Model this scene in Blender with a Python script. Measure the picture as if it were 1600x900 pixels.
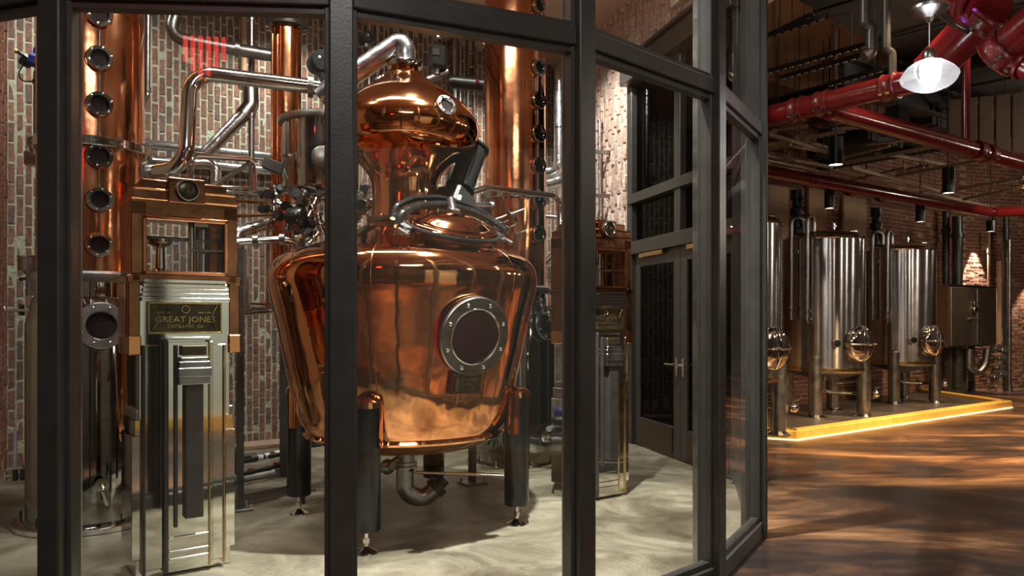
import bpy, bmesh, math, random
from mathutils import Vector, Matrix
random.seed(7)
PI = math.pi
scene = bpy.context.scene
for o in list(bpy.data.objects):
    bpy.data.objects.remove(o)
COL = scene.collection

# ------------------------------------------------------------------ camera, world, exposure, main lights
F = 1200.0          # focal length in pixels of the 1600 x 900 frame
EYE = 1.55
cam_data = bpy.data.cameras.new('camera')
cam = bpy.data.objects.new('camera', cam_data)
COL.objects.link(cam)
cam.location = (0, 0, EYE)
cam.rotation_euler = (PI / 2, 0, 0)
cam_data.sensor_width = 36.0
cam_data.lens = 36.0 * F / 1600.0
cam_data.shift_y = 50.0 / 1600.0
cam_data.clip_start = 0.05
cam_data.clip_end = 200
scene.camera = cam
scene.view_settings.view_transform = 'Standard'
scene.view_settings.look = 'None'
scene.view_settings.exposure = 0.0
scene.view_settings.gamma = 1.0
scene.view_settings.use_curve_mapping = False
scene.cycles.use_denoising = True
scene.cycles.max_bounces = 10
scene.cycles.transparent_max_bounces = 24
scene.cycles.sample_clamp_indirect = 6.0
scene.cycles.blur_glossy = 0.3
w = bpy.data.worlds.new('World')
scene.world = w
w.use_nodes = True
w.node_tree.nodes['Background'].inputs[0].default_value = (0.6, 0.65, 0.8, 1)
w.node_tree.nodes['Background'].inputs[1].default_value = 0.02

def lamp(kind, name, loc, energy, color, target=None, size=0.1, spot=60, blend=0.5):
    d = bpy.data.lights.new(name, kind)
    d.energy = energy
    d.color = color
    o = bpy.data.objects.new(name, d)
    COL.objects.link(o)
    o.location = loc
    if kind == 'AREA':
        d.shape = 'RECTANGLE'
        d.size, d.size_y = size if isinstance(size, tuple) else (size, size)
    else:
        d.shadow_soft_size = size
    if kind == 'SPOT':
        d.spot_size = math.radians(spot)
        d.spot_blend = blend
    if target is not None:
        v = Vector(target) - Vector(loc)
        o.rotation_euler = v.to_track_quat('-Z', 'Y').to_euler()
    return o

COOL = (1.0, 0.98, 0.91)
WARM = (1.0, 0.72, 0.42)
# spotlights of the still house, under its ceiling
lamp('SPOT', 'still_spot', (-0.55, 5.6, 5.4), 750, COOL, (-0.85, 6.0, 2.6), 0.06, 34, 0.4)
lamp('SPOT', 'still_spot', (0.2, 5.0, 5.3), 420, COOL, (-0.8, 6.0, 2.6), 0.06, 32, 0.4)
lamp('SPOT', 'still_spot', (-2.2, 5.0, 5.3), 420, COOL, (-1.3, 6.2, 2.2), 0.06, 46, 0.4)
lamp('SPOT', 'floor_spot', (0.15, 4.75, 5.45), 3600, COOL, (0.30, 5.45, 0), 0.05, 64, 0.7)
lamp('SPOT', 'safe_spot', (-2.9, 4.2, 5.3), 160, COOL, (-2.0, 4.3, 0.0), 0.10, 44, 0.5)
lamp('SPOT', 'wall_spot', (0.35, 8.6, 5.35), 750, COOL, (1.3, 10.4, 2.0), 0.06, 95, 0.6)
lamp('SPOT', 'wall_spot', (0.0, 10.2, 5.35), 500, COOL, (-0.4, 11.3, 1.8), 0.06, 100, 0.7)
lamp('SPOT', 'wall_spot', (-2.3, 8.6, 5.35), 330, COOL, (-2.7, 9.7, 3.2), 0.06, 100, 0.7)
lamp('SPOT', 'wall_spot', (-4.1, 6.7, 5.35), 270, COOL, (-4.5, 8.4, 3.2), 0.06, 100, 0.7)
lamp('AREA', 'still_highlight_fill', (-0.9, 5.3, 5.45), 160, COOL, (-0.9, 5.7, 0), (2.0, 0.14))  # added strip, gives the copper dome a broad highlight
lamp('SPOT', 'column_spot', (-2.6, 5.2, 5.35), 480, COOL, (-3.3, 5.9, 2.2), 0.06, 60, 0.6)
# spots of the hall and lobby, with unseen fill lamps added
lamp('SPOT', 'hall_spot', (5.9, 7.6, 3.1), 1800, (1.0, 0.68, 0.36), (4.6, 9.3, 0.0), 0.06, 80, 0.8)
lamp('SPOT', 'hall_spot', (8.2, 9.6, 4.3), 2600, (1.0, 0.68, 0.36), (7.0, 11.2, 0.0), 0.06, 62, 0.8)
lamp('SPOT', 'hall_spot', (8.5, 11.5, 4.3), 750, WARM, (9.2, 14.0, 0.0), 0.06, 90, 0.9)
lamp('SPOT', 'hall_spot', (3.4, 6.2, 4.3), 120, WARM, (3.4, 7.9, 0.0), 0.06, 90, 0.9)
lamp('SPOT', 'hall_spot', (1.4, 2.0, 4.5), 160, WARM, (2.1, 4.2, 0.0), 0.06, 70, 0.9)
for q, e in (((7.6, 6.2, 3.5), 60), ((5.6, 2.4, 3.5), 35), ((11.0, 12.0, 3.7), 90), ((9.6, 9.4, 3.5), 80), ((3.9, 3.0, 3.5), 22), ((8.6, 7.6, 3.3), 45), ((10.6, 14.2, 3.6), 40)):
    lamp('POINT', 'hall_fill_point', q, e, (1.0, 0.86, 0.70), None, 0.08)  # unseen points added to fill the hall and streak the tank steel
lamp('SPOT', 'hall_ceiling_fill', (6.2, 6.6, 3.9), 480, (1.0, 0.82, 0.66), (3.1, 9.4, 5.6), 0.08, 44, 0.9)  # unseen fill added to brighten the tan ceiling deck
lamp('SPOT', 'violet_spot', (3.0, 5.0, 5.0), 60, (0.45, 0.15, 1.0), (3.5, 6.2, 3.5), 0.05, 26, 0.8)
lamp('AREA', 'lobby_frame_fill', (0.4, -1.2, 5.5), 250, (1.0, 0.98, 0.95), (0.4, -1.2, 0), (2.4, 1.2))  # unseen area fill added to lift the dark screen frames
lamp('SPOT', 'lobby_spot', (1.2, 0.6, 4.6), 520, (1.0, 0.95, 0.86), (2.8, 1.3, 1.4), 0.08, 70, 0.8)
lamp('SPOT', 'lobby_spot', (-0.5, 1.2, 4.7), 3200, (1.0, 0.80, 0.56), (-0.6, 1.3, 0.0), 0.08, 46, 0.9)

# ------------------------------------------------------------------ helpers
U = Vector((0.814, 0.581, 0.0))        # along the still-house back wall
N = Vector((0.581, -0.814, 0.0))       # out of that wall, towards the glass
V = Vector((-0.261, 0.965, 0.0))       # along the door wall, away from the camera
UANG = math.atan2(U.y, U.x)
A0 = Vector((-5.16, 8.10, 0))          # a point of the back wall
D0 = Vector((1.494, 9.69, 0))          # left jamb of the door wall
Z3 = Vector((0, 0, 1))

def P(px, py, Y):
    return Vector(((px - 800) / F * Y, Y, EYE + (500 - py) / F * Y))
def H(px, py, z):
    Y = (z - EYE) * F / (500 - py)
    return Vector(((px - 800) / F * Y, Y, z))
def wallY(px, off=0.0):
    k = (px - 800) / F
    a = A0 + N * off
    s = (k * a.y - a.x) / (U.x - k * U.y)
    return a.y + U.y * s
def W(px, py, off=0.1):
    return P(px, py, wallY(px, off))

class B:
    """collects shapes into one bmesh"""
    def __init__(self):
        self.bm = bmesh.new()
        self.mi = 0
    def _fin(self, faces, smooth=False):
        for f in faces:
            f.material_index = self.mi
            f.smooth = smooth
    def box(self, c, s, rot=None, bev=0.0, taper=1.0):
        n0 = set(self.bm.faces)
        hx, hy, hz = s[0] / 2, s[1] / 2, s[2] / 2
        vs = []
        for z in (-hz, hz):
            t = taper if z > 0 else 1.0
            for x, y in ((-hx, -hy), (hx, -hy), (hx, hy), (-hx, hy)):
                p = Vector((x * t, y * t, z))
                if rot is not None:
                    p = rot @ p
                vs.append(self.bm.verts.new(p + Vector(c)))
        fs = [self.bm.faces.new([vs[i] for i in q]) for q in
              ((3, 2, 1, 0), (4, 5, 6, 7), (0, 1, 5, 4), (1, 2, 6, 5), (2, 3, 7, 6), (3, 0, 4, 7))]
        if bev > 0:
            es = list({e for f in fs for e in f.edges})
            bmesh.ops.bevel(self.bm, geom=es, offset=bev, segments=1, affect='EDGES', profile=0.5)
        self._fin([f for f in self.bm.faces if f not in n0])
        return self
    def lathe(self, prof, segs=32, m=None, caps=True, arc=None):
        m = m or Matrix.Identity(4)
        rings = []
        n0 = len(self.bm.faces)
        for r, z in prof:
            if r < 1e-6:
                rings.append([self.bm.verts.new(m @ Vector((0, 0, z)))])
            else:
                rings.append([self.bm.verts.new(m @ Vector((r * math.cos(2 * PI * k / segs), r * math.sin(2 * PI * k / segs), z))) for k in range(segs)])
        fs = []
        for a, b in zip(rings[:-1], rings[1:]):
            for k in range(segs):
                k2 = (k + 1) % segs
                if len(a) == 1 and len(b) == 1:
                    continue
                if len(a) == 1:
                    fs.append(self.bm.faces.new((a[0], b[k2], b[k])))
                elif len(b) == 1:
                    fs.append(self.bm.faces.new((a[k], a[k2], b[0])))
                else:
                    fs.append(self.bm.faces.new((a[k], a[k2], b[k2], b[k])))
        if caps:
            if len(rings[0]) > 1:
                fs.append(self.bm.faces.new(rings[0][::-1]))
            if len(rings[-1]) > 1:
                fs.append(self.bm.faces.new(rings[-1]))
        self._fin(fs, True)
        return self
    def cyl(self, p0, p1, r, r2=None, segs=16):
        p0, p1 = Vector(p0), Vector(p1)
        d = p1 - p0
        m = Matrix.Translation(p0) @ d.to_track_quat('Z', 'Y').to_matrix().to_4x4()
        return self.lathe([(r, 0), (r if r2 is None else r2, d.length)], segs, m)
    def ring(self, R, r, m, segs=32, n=10):
        prof = [(R + r * math.cos(2 * PI * k / n), r * math.sin(2 * PI * k / n)) for k in range(n + 1)]
        return self.lathe(prof, segs, m, caps=False)
    def ball(self, c, r, segs=14, sz=1.0):
        prof = [(r * math.sin(PI * k / 8), -r * sz * math.cos(PI * k / 8)) for k in range(9)]
        prof[0] = (0, -r * sz); prof[-1] = (0, r * sz)
        return self.lathe(prof, segs, Matrix.Translation(Vector(c)))
    def tube(self, pts, r, R=None, segs=14, n=7, caps=True):
        pts = [Vector(p) for p in pts]
        if R is None:
            R = r * 3
        path = [pts[0]]
        for i in range(1, len(pts) - 1):
            a, b, c = pts[i - 1], pts[i], pts[i + 1]
            d1, d2 = (a - b), (c - b)
            l1, l2 = d1.length, d2.length
            d1.normalize(); d2.normalize()
            ang = d1.angle(d2)
            if abs(ang - PI) < 0.03:
                path.append(b); continue
            t = min(R / math.tan(ang / 2), l1 * 0.48, l2 * 0.48)
            q0, q1 = b + d1 * t, b + d2 * t
            rad = t * math.tan(ang / 2)
            cen = b + (d1 + d2).normalized() * (rad / math.sin(ang / 2))
            v0, v1 = q0 - cen, q1 - cen
            for k in range(n + 1):
                om = max(1e-5, v0.angle(v1))
                path.append(cen + (v0 * math.sin((1 - k / n) * om) + v1 * math.sin(k / n * om)) / math.sin(om))
        path.append(pts[-1])
        t0 = (path[1] - path[0]).normalized()
        x = t0.orthogonal().normalized()
        rings, prev = [], t0
        for i, p in enumerate(path):
            if i == 0: t = t0
            elif i == len(path) - 1: t = (path[i] - path[i - 1]).normalized()
            else: t = ((path[i + 1] - path[i]).normalized() + (path[i] - path[i - 1]).normalized()).normalized()
            x = prev.rotation_difference(t) @ x
            x = (x - t * x.dot(t)).normalized()
            prev = t
            y = t.cross(x)
            rings.append([self.bm.verts.new(p + (x * math.cos(2 * PI * k / segs) + y * math.sin(2 * PI * k / segs)) * r) for k in range(segs)])
        fs = []
        for a, b in zip(rings[:-1], rings[1:]):
            for k in range(segs):
                k2 = (k + 1) % segs
                fs.append(self.bm.faces.new((a[k], a[k2], b[k2], b[k])))
        if caps:
            fs.append(self.bm.faces.new(rings[0][::-1])); fs.append(self.bm.faces.new(rings[-1]))
        self._fin(fs, True)
        return self
    def prism(self, poly, h, m=None):
        m = m or Matrix.Identity(4)
        a = [self.bm.verts.new(m @ Vector((x, y, 0))) for x, y in poly]
        b = [self.bm.verts.new(m @ Vector((x, y, h))) for x, y in poly]
        n = len(poly)
        fs = [self.bm.faces.new(a[::-1]), self.bm.faces.new(b)]
        for k in range(n):
            fs.append(self.bm.faces.new((a[k], a[(k + 1) % n], b[(k + 1) % n], b[k])))
        self._fin(fs)
        return self
    def mesh(self, name, mat, off=None, ang=35):
        bm = self.bm
        if off is not None:
            bmesh.ops.translate(bm, verts=bm.verts, vec=-off)
        bmesh.ops.recalc_face_normals(bm, faces=bm.faces)
        me = bpy.data.meshes.new(name)
        bm.to_mesh(me)
        bm.free()
        for m in (mat if isinstance(mat, (list, tuple)) else [mat]):
            me.materials.append(m)
        me.set_sharp_from_angle(angle=math.radians(ang))
        return me

def tagit(o, label=None, cat=None, group=None, kind=None):
    if label: o['label'] = label
    if cat: o['category'] = cat
    if group: o['group'] = group
    if kind: o['kind'] = kind
    return o

def part(name, b, mat, parent=None, label=None, kind=None, ang=35, off=None):
    """b in the parent's local frame (or world frame for an unrotated parent when off is given)"""
    o = bpy.data.objects.new(name, b.mesh(name, mat, off, ang))
    COL.objects.link(o)
    if parent is not None:
        o.parent = parent
    if label: o['label'] = label
    if kind: o['kind'] = kind
    return o

def empty(name, loc, rz, label, cat, group=None):
    o = bpy.data.objects.new(name, None)
    COL.objects.link(o)
    o.location = loc
    o.rotation_euler = (0, 0, rz)
    o.empty_display_size = 0.1
    return tagit(o, label, cat, group)

def solo(name, b, mat, label=None, cat=None, group=None, kind=None, ang=35):
    """a top-level mesh given in world coordinates; its origin goes to the middle of its foot"""
    vs = [v.co for v in b.bm.verts]
    lo = Vector((min(v.x for v in vs), min(v.y for v in vs), min(v.z for v in vs)))
    hi = Vector((max(v.x for v in vs), max(v.y for v in vs), max(v.z for v in vs)))
    off = Vector(((lo.x + hi.x) / 2, (lo.y + hi.y) / 2, lo.z))
    o = bpy.data.objects.new(name, b.mesh(name, mat, off, ang))
    COL.objects.link(o)
    o.location = off
    return tagit(o, label, cat, group, kind)

def wpart(name, b, mat, root, label=None, kind=None, ang=35):
    """a part given in world coordinates, of an unrotated root"""
    r = root
    off = Vector((0, 0, 0))
    while r is not None:
        off += Vector(r.location)
        r = r.parent
    return part(name, b, mat, root, label, kind, ang, off)

def dup(root, loc, rz, label=None):
    r = root.copy(); COL.objects.link(r)
    r.location = loc; r.rotation_euler = (0, 0, rz)
    if label: r['label'] = label
    for ch in list(root.children):
        c = ch.copy(); COL.objects.link(c); c.parent = r
        for g in ch.children:
            d = g.copy(); COL.objects.link(d); d.parent = c
    return r

def axm(p, d):
    """matrix at p whose z axis points along d"""
    return Matrix.Translation(Vector(p)) @ Vector(d).to_track_quat('Z', 'Y').to_matrix().to_4x4()

# ------------------------------------------------------------------ materials
def new_mat(name):
    m = bpy.data.materials.new(name)
    m.use_nodes = True
    nt = m.node_tree
    return m, nt, nt.nodes['Principled BSDF']

def metal(name, col, rough, col2=None, nscale=3.0, rvar=0.06, bump=0.0, bscale=4.0, metallic=1.0, stretch=None):
    m, nt, p = new_mat(name)
    p.inputs['Metallic'].default_value = metallic
    tc = nt.nodes.new('ShaderNodeTexCoord')
    src = tc.outputs['Object']
    if stretch:
        mp = nt.nodes.new('ShaderNodeMapping'); mp.inputs['Scale'].default_value = stretch
        nt.links.new(src, mp.inputs[0]); src = mp.outputs[0]
    nz = nt.nodes.new('ShaderNodeTexNoise')
    nz.inputs['Scale'].default_value = nscale; nz.inputs['Detail'].default_value = 5
    nt.links.new(src, nz.inputs['Vector'])
    rp = nt.nodes.new('ShaderNodeValToRGB')
    rp.color_ramp.elements[0].color = (*col, 1); rp.color_ramp.elements[1].color = (*(col2 or col), 1)
    rp.color_ramp.elements[0].position = 0.35; rp.color_ramp.elements[1].position = 0.68
    nt.links.new(nz.outputs['Fac'], rp.inputs[0])
    nt.links.new(rp.outputs[0], p.inputs['Base Color'])
    mr = nt.nodes.new('ShaderNodeMapRange')
    mr.inputs['To Min'].default_value = max(0.02, rough - rvar); mr.inputs['To Max'].default_value = rough + rvar
    nt.links.new(nz.outputs['Fac'], mr.inputs['Value'])
    nt.links.new(mr.outputs[0], p.inputs['Roughness'])
    if bump > 0:
        nb = nt.nodes.new('ShaderNodeTexNoise'); nb.inputs['Scale'].default_value = bscale
        nb.inputs['Detail'].default_value = 2
        nt.links.new(src, nb.inputs['Vector'])
        bp = nt.nodes.new('ShaderNodeBump'); bp.inputs['Strength'].default_value = bump; bp.inputs['Distance'].default_value = 0.02
        nt.links.new(nb.outputs['Fac'], bp.inputs['Height'])
        nt.links.new(bp.outputs[0], p.inputs['Normal'])
    return m

COPPER = metal('polished_copper', (0.86, 0.35, 0.14), 0.07, (0.95, 0.46, 0.22), 2.5, 0.04, 0.22, 4.5)
COPPER_T = metal('tube_copper', (0.66, 0.26, 0.12), 0.16, (0.85, 0.38, 0.19), 4.0, 0.08, 0.18, 5.0)
COPPER_B = metal('brushed_copper', (0.24, 0.105, 0.055), 0.18, (0.42, 0.19, 0.095), 6.0, 0.08, 0.1, 12.0)
STEEL = metal('polished_steel', (0.66, 0.65, 0.62), 0.10, (0.78, 0.77, 0.74), 3.0, 0.05, 0.06, 3.0)
STEEL_M = metal('mirror_steel', (0.74, 0.73, 0.68), 0.05, (0.80, 0.79, 0.74), 3.0, 0.02, 0.03, 2.0)
STEEL_B = metal('brushed_steel', (0.50, 0.49, 0.49), 0.13, (0.62, 0.61, 0.60), 5.0, 0.04, 0.03, 40.0, stretch=(1, 1, 0.05))
def brushed(m):
    nt = m.node_tree; p = nt.nodes['Principled BSDF']
    tg = nt.nodes.new('ShaderNodeTangent'); tg.direction_type = 'RADIAL'; tg.axis = 'Z'
    nt.links.new(tg.outputs[0], p.inputs['Tangent'])
    p.inputs['Anisotropic'].default_value = 0.92
    p.inputs['Anisotropic Rotation'].default_value = 0.25
    return m
TANKM = brushed(metal('brushed_tank_steel', (0.55, 0.54, 0.54), 0.20, (0.66, 0.65, 0.64), 5.0, 0.04, 0.0))
STEEL_D = metal('dull_steel', (0.28, 0.27, 0.26), 0.32, (0.42, 0.41, 0.40), 8.0, 0.08, 0.1, 30.0)
CLAD = metal('aluminium_cladding', (0.62, 0.64, 0.66), 0.22, (0.80, 0.82, 0.84), 9.0, 0.08, 0.25, 18.0)
BLACKM = metal('black_steel', (0.028, 0.025, 0.022), 0.34, (0.045, 0.040, 0.035), 6.0, 0.06, 0.05, 60.0, metallic=0.0)
FRAME = metal('dark_bronze_frame', (0.031, 0.029, 0.026), 0.36, (0.041, 0.038, 0.035), 8.0, 0.06, 0.04, 80.0, metallic=0.15)
BLACKP = metal('black_plastic', (0.006, 0.006, 0.006), 0.36, (0.011, 0.011, 0.011), 20.0, 0.08, 0.0, metallic=0.0)
LEGBLK = metal('black_enamel', (0.007, 0.007, 0.008), 0.24, (0.012, 0.012, 0.013), 12.0, 0.06, 0.0, metallic=0.0)
POLBLK = metal('polished_black_enamel', (0.006, 0.006, 0.006), 0.10, (0.010, 0.010, 0.010), 12.0, 0.03, 0.0, metallic=0.0)
REDP = metal('red_pipe_paint', (0.105, 0.006, 0.008), 0.16, (0.135, 0.010, 0.010), 5.0, 0.05, 0.06, 30.0, metallic=0.0)
REDC = metal('red_coupling_paint', (0.10, 0.008, 0.008), 0.28, (0.14, 0.013, 0.011), 9.0, 0.05, 0.2, 40.0, metallic=0.0)
BLUEP = metal('blue_plastic', (0.015, 0.025, 0.16), 0.4, (0.02, 0.04, 0.22), 10.0, 0.05, 0.0, metallic=0.0)
WHITEP = metal('white_plastic', (0.55, 0.55, 0.56), 0.35, (0.68, 0.68, 0.69), 8.0, 0.05, 0.0, metallic=0.0)
YELP = metal('yellow_handle', (0.65, 0.42, 0.05), 0.4, (0.7, 0.5, 0.1), 10.0, 0.05, 0.0, metallic=0.0)
BASEPOT = metal('reflection_darkened_steel', (0.34, 0.34, 0.32), 0.05, (0.40, 0.40, 0.37), 3.0, 0.02, 0.05, 2.0)  # colour lowered to stand for dark surroundings mirrored in the pot
BRASS = metal('aged_brass', (0.50, 0.36, 0.15), 0.22, (0.66, 0.50, 0.24), 9.0, 0.07, 0.08, 20.0)
BRASS_D = metal('dark_engraved_brass', (0.045, 0.035, 0.022), 0.3, (0.10, 0.075, 0.04), 9.0, 0.06, 0.1, 20.0, metallic=0.6)
TAN = metal('tan_board', (0.30, 0.19, 0.11), 0.7, (0.38, 0.25, 0.15), 3.0, 0.05, 0.1, 8.0, metallic=0.0)
RAILM = metal('galvanised_rail', (0.28, 0.20, 0.135), 0.42, (0.38, 0.28, 0.19), 12.0, 0.08, 0.0, metallic=0.3)
DARKGLASS = metal('dark_sight_glass', (0.010, 0.008, 0.008), 0.06, (0.015, 0.011, 0.011), 3.0, 0.02, 0.0, metallic=0.0)
REDGLASS = metal('dark_red_sight_glass', (0.040, 0.012, 0.012), 0.12, (0.055, 0.016, 0.015), 3.0, 0.03, 0.0, metallic=0.0)

BULK = metal('brown_bulkhead_panel', (0.13, 0.085, 0.055), 0.7, (0.18, 0.12, 0.08), 2.0, 0.05, 0.1, 8.0, metallic=0.0)
def glassmat(name, tint, f_scale=1.0, rough=0.0, haze=0.0):
    m, nt, p = new_mat(name)
    out = nt.nodes['Material Output']
    tr = nt.nodes.new('ShaderNodeBsdfTransparent'); tr.inputs[0].default_value = (*tint, 1)
    gl = nt.nodes.new('ShaderNodeBsdfGlossy'); gl.inputs['Roughness'].default_value = rough
    gl.inputs['Color'].default_value = (0.95, 0.97, 0.96, 1)
    fr = nt.nodes.new('ShaderNodeFresnel'); fr.inputs['IOR'].default_value = 1.45
    ge = nt.nodes.new('ShaderNodeNewGeometry')
    io = nt.nodes.new('ShaderNodeMapRange'); io.inputs['To Min'].default_value = 1.45; io.inputs['To Max'].default_value = 1.0 / 1.45
    nt.links.new(ge.outputs['Backfacing'], io.inputs['Value']); nt.links.new(io.outputs[0], fr.inputs['IOR'])
    ml = nt.nodes.new('ShaderNodeMath'); ml.operation = 'MULTIPLY'; ml.inputs[1].default_value = f_scale
    nt.links.new(fr.outputs[0], ml.inputs[0])
    mx = nt.nodes.new('ShaderNodeMixShader')
    nt.links.new(ml.outputs[0], mx.inputs[0]); nt.links.new(tr.outputs[0], mx.inputs[1]); nt.links.new(gl.outputs[0], mx.inputs[2])
    nt.links.new(mx.outputs[0], out.inputs[0])
    return m
GLASS = glassmat('clear_glass', (0.97, 0.98, 0.97), 0.9)
SMOKED = glassmat('smoked_door_glass', (0.02, 0.02, 0.02), 0.22)
TUBEGLASS = glassmat('gauge_glass', (0.86, 0.86, 0.92), 1.0)

def prismmat():
    m, nt, p = new_mat('prismatic_glass')
    out = nt.nodes['Material Output']
    tr = nt.nodes.new('ShaderNodeBsdfTranslucent'); tr.inputs[0].default_value = (0.9, 0.92, 0.95, 1)
    gl = nt.nodes.new('ShaderNodeBsdfGlass'); gl.inputs['Roughness'].default_value = 0.15; gl.inputs['IOR'].default_value = 1.3
    mx = nt.nodes.new('ShaderNodeMixShader'); mx.inputs[0].default_value = 0.72
    nt.links.new(tr.outputs[0], mx.inputs[1]); nt.links.new(gl.outputs[0], mx.inputs[2]); nt.links.new(mx.outputs[0], out.inputs[0])
    return m
PRISM = prismmat()
def emis(name, col, st):
    m, nt, p = new_mat(name)
    p.inputs['Base Color'].default_value = (*col, 1)
    p.inputs['Emission Color'].default_value = (*col, 1)
    p.inputs['Emission Strength'].default_value = st
    return m
LAMPGLOW = emis('lamp_glow', (0.95, 0.97, 1.0), 22.0)
DOWNGLOW = emis('downlight_lens', (1.0, 0.86, 0.66), 9.0)
LEDSTRIP = emis('led_strip', (1.0, 0.74, 0.36), 6.0)

def rgbramp(nt, stops):
    r = nt.nodes.new('ShaderNodeValToRGB')
    e = r.color_ramp.elements
    e[0].position, e[0].color = stops[0][0], (*stops[0][1], 1)
    e[1].position, e[1].color = stops[-1][0], (*stops[-1][1], 1)
    for pos, c in stops[1:-1]:
        n = e.new(pos); n.color = (*c, 1)
    return r

def brickmat(name, stops, grime=0.35):
    m, nt, p = new_mat(name)
    oi = nt.nodes.new('ShaderNodeObjectInfo')
    ge = nt.nodes.new('ShaderNodeNewGeometry')
    ad = nt.nodes.new('ShaderNodeMath'); ad.operation = 'ADD'
    nt.links.new(oi.outputs['Random'], ad.inputs[0]); nt.links.new(ge.outputs['Random Per Island'], ad.inputs[1])
    fr = nt.nodes.new('ShaderNodeMath'); fr.operation = 'FRACT'
    nt.links.new(ad.outputs[0], fr.inputs[0])
    rp = rgbramp(nt, stops); nt.links.new(fr.outputs[0], rp.inputs[0])
    nz = nt.nodes.new('ShaderNodeTexNoise'); nz.inputs['Scale'].default_value = 26; nz.inputs['Detail'].default_value = 6
    nt.links.new(ge.outputs['Position'], nz.inputs['Vector'])
    mx = nt.nodes.new('ShaderNodeMix'); mx.data_type = 'RGBA'; mx.blend_type = 'MULTIPLY'
    mx.inputs[0].default_value = 0.8
    gr = rgbramp(nt, [(0.3, (grime, grime, grime)), (0.65, (1.15, 1.1, 1.05))])
    nt.links.new(nz.outputs['Fac'], gr.inputs[0])
    nt.links.new(rp.outputs[0], mx.inputs[6]); nt.links.new(gr.outputs[0], mx.inputs[7])
    nt.links.new(mx.outputs[2], p.inputs['Base Color'])
    p.inputs['Roughness'].default_value = 0.85
    bp = nt.nodes.new('ShaderNodeBump'); bp.inputs['Strength'].default_value = 0.7; bp.inputs['Distance'].default_value = 0.012
    nt.links.new(nz.outputs['Fac'], bp.inputs['Height']); nt.links.new(bp.outputs[0], p.inputs['Normal'])
    return m
BRICK = brickmat('old_red_brick', [(0.0, (0.165, 0.084, 0.060)), (0.25, (0.21, 0.106, 0.074)), (0.5, (0.13, 0.074, 0.058)), (0.72, (0.25, 0.132, 0.090)), (0.86, (0.105, 0.080, 0.074)), (1.0, (0.185, 0.09, 0.062))])
BRICK_P = brickmat('pale_limewashed_brick', [(0.0, (0.42, 0.29, 0.23)), (0.3, (0.50, 0.38, 0.32)), (0.55, (0.36, 0.24, 0.20)), (0.8, (0.52, 0.44, 0.38)), (1.0, (0.42, 0.27, 0.20))], 0.5)
BRICK_H = brickmat('hall_brick', [(0.0, (0.16, 0.062, 0.037)), (0.3, (0.21, 0.085, 0.05)), (0.6, (0.13, 0.057, 0.037)), (1.0, (0.19, 0.076, 0.045))])

def mortarmat(name, c1, c2, dist=0.02):
    m, nt, p = new_mat(name)
    ge = nt.nodes.new('ShaderNodeNewGeometry')
    nz = nt.nodes.new('ShaderNodeTexNoise'); nz.inputs['Scale'].default_value = 30; nz.inputs['Detail'].default_value = 6
    nt.links.new(ge.outputs['Position'], nz.inputs['Vector'])
    rp = rgbramp(nt, [(0.3, c1), (0.7, c2)]); nt.links.new(nz.outputs['Fac'], rp.inputs[0])
    nt.links.new(rp.outputs[0], p.inputs['Base Color'])
    p.inputs['Roughness'].default_value = 0.9
    bp = nt.nodes.new('ShaderNodeBump'); bp.inputs['Strength'].default_value = 0.8; bp.inputs['Distance'].default_value = dist
    nt.links.new(nz.outputs['Fac'], bp.inputs['Height']); nt.links.new(bp.outputs[0], p.inputs['Normal'])
    return m
MORTAR = mortarmat('lime_mortar', (0.24, 0.245, 0.18), (0.40, 0.41, 0.30))
MORTAR_P = mortarmat('pale_mortar', (0.55, 0.52, 0.45), (0.70, 0.66, 0.58))
MORTAR_H = mortarmat('hall_mortar', (0.22, 0.15, 0.10), (0.32, 0.23, 0.16))

def floormat():
    m, nt, p = new_mat('stained_polished_concrete')
    ge = nt.nodes.new('ShaderNodeNewGeometry')
    mp = nt.nodes.new('ShaderNodeMapping'); mp.inputs['Scale'].default_value = (0.45, 1.1, 1.0); mp.inputs['Rotation'].default_value = (0, 0, -0.5)
    nt.links.new(ge.outputs['Position'], mp.inputs[0])
    nz = nt.nodes.new('ShaderNodeTexNoise'); nz.inputs['Scale'].default_value = 0.9; nz.inputs['Detail'].default_value = 10
    nz.inputs['Roughness'].default_value = 0.68; nz.inputs['Distortion'].default_value = 0.7
    nt.links.new(mp.outputs[0], nz.inputs['Vector'])
    rp = rgbramp(nt, [(0.34, (0.010, 0.008, 0.009)), (0.45, (0.026, 0.017, 0.015)), (0.52, (0.075, 0.038, 0.022)), (0.58, (0.17, 0.085, 0.042)), (0.68, (0.40, 0.23, 0.115))])
    nt.links.new(nz.outputs['Fac'], rp.inputs[0]); nt.links.new(rp.outputs[0], p.inputs['Base Color'])
    mr = nt.nodes.new('ShaderNodeMapRange'); mr.inputs['To Min'].default_value = 0.22; mr.inputs['To Max'].default_value = 0.46
    nt.links.new(nz.outputs['Fac'], mr.inputs['Value']); nt.links.new(mr.outputs[0], p.inputs['Roughness'])
    p.inputs['IOR'].default_value = 1.38
    n2 = nt.nodes.new('ShaderNodeTexNoise'); n2.inputs['Scale'].default_value = 5; n2.inputs['Detail'].default_value = 4
    nt.links.new(mp.outputs[0], n2.inputs['Vector'])
    bp = nt.nodes.new('ShaderNodeBump'); bp.inputs['Strength'].default_value = 0.12; bp.inputs['Distance'].default_value = 0.02
    nt.links.new(n2.outputs['Fac'], bp.inputs['Height']); nt.links.new(bp.outputs[0], p.inputs['Normal'])
    return m
FLOOR = floormat()

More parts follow.
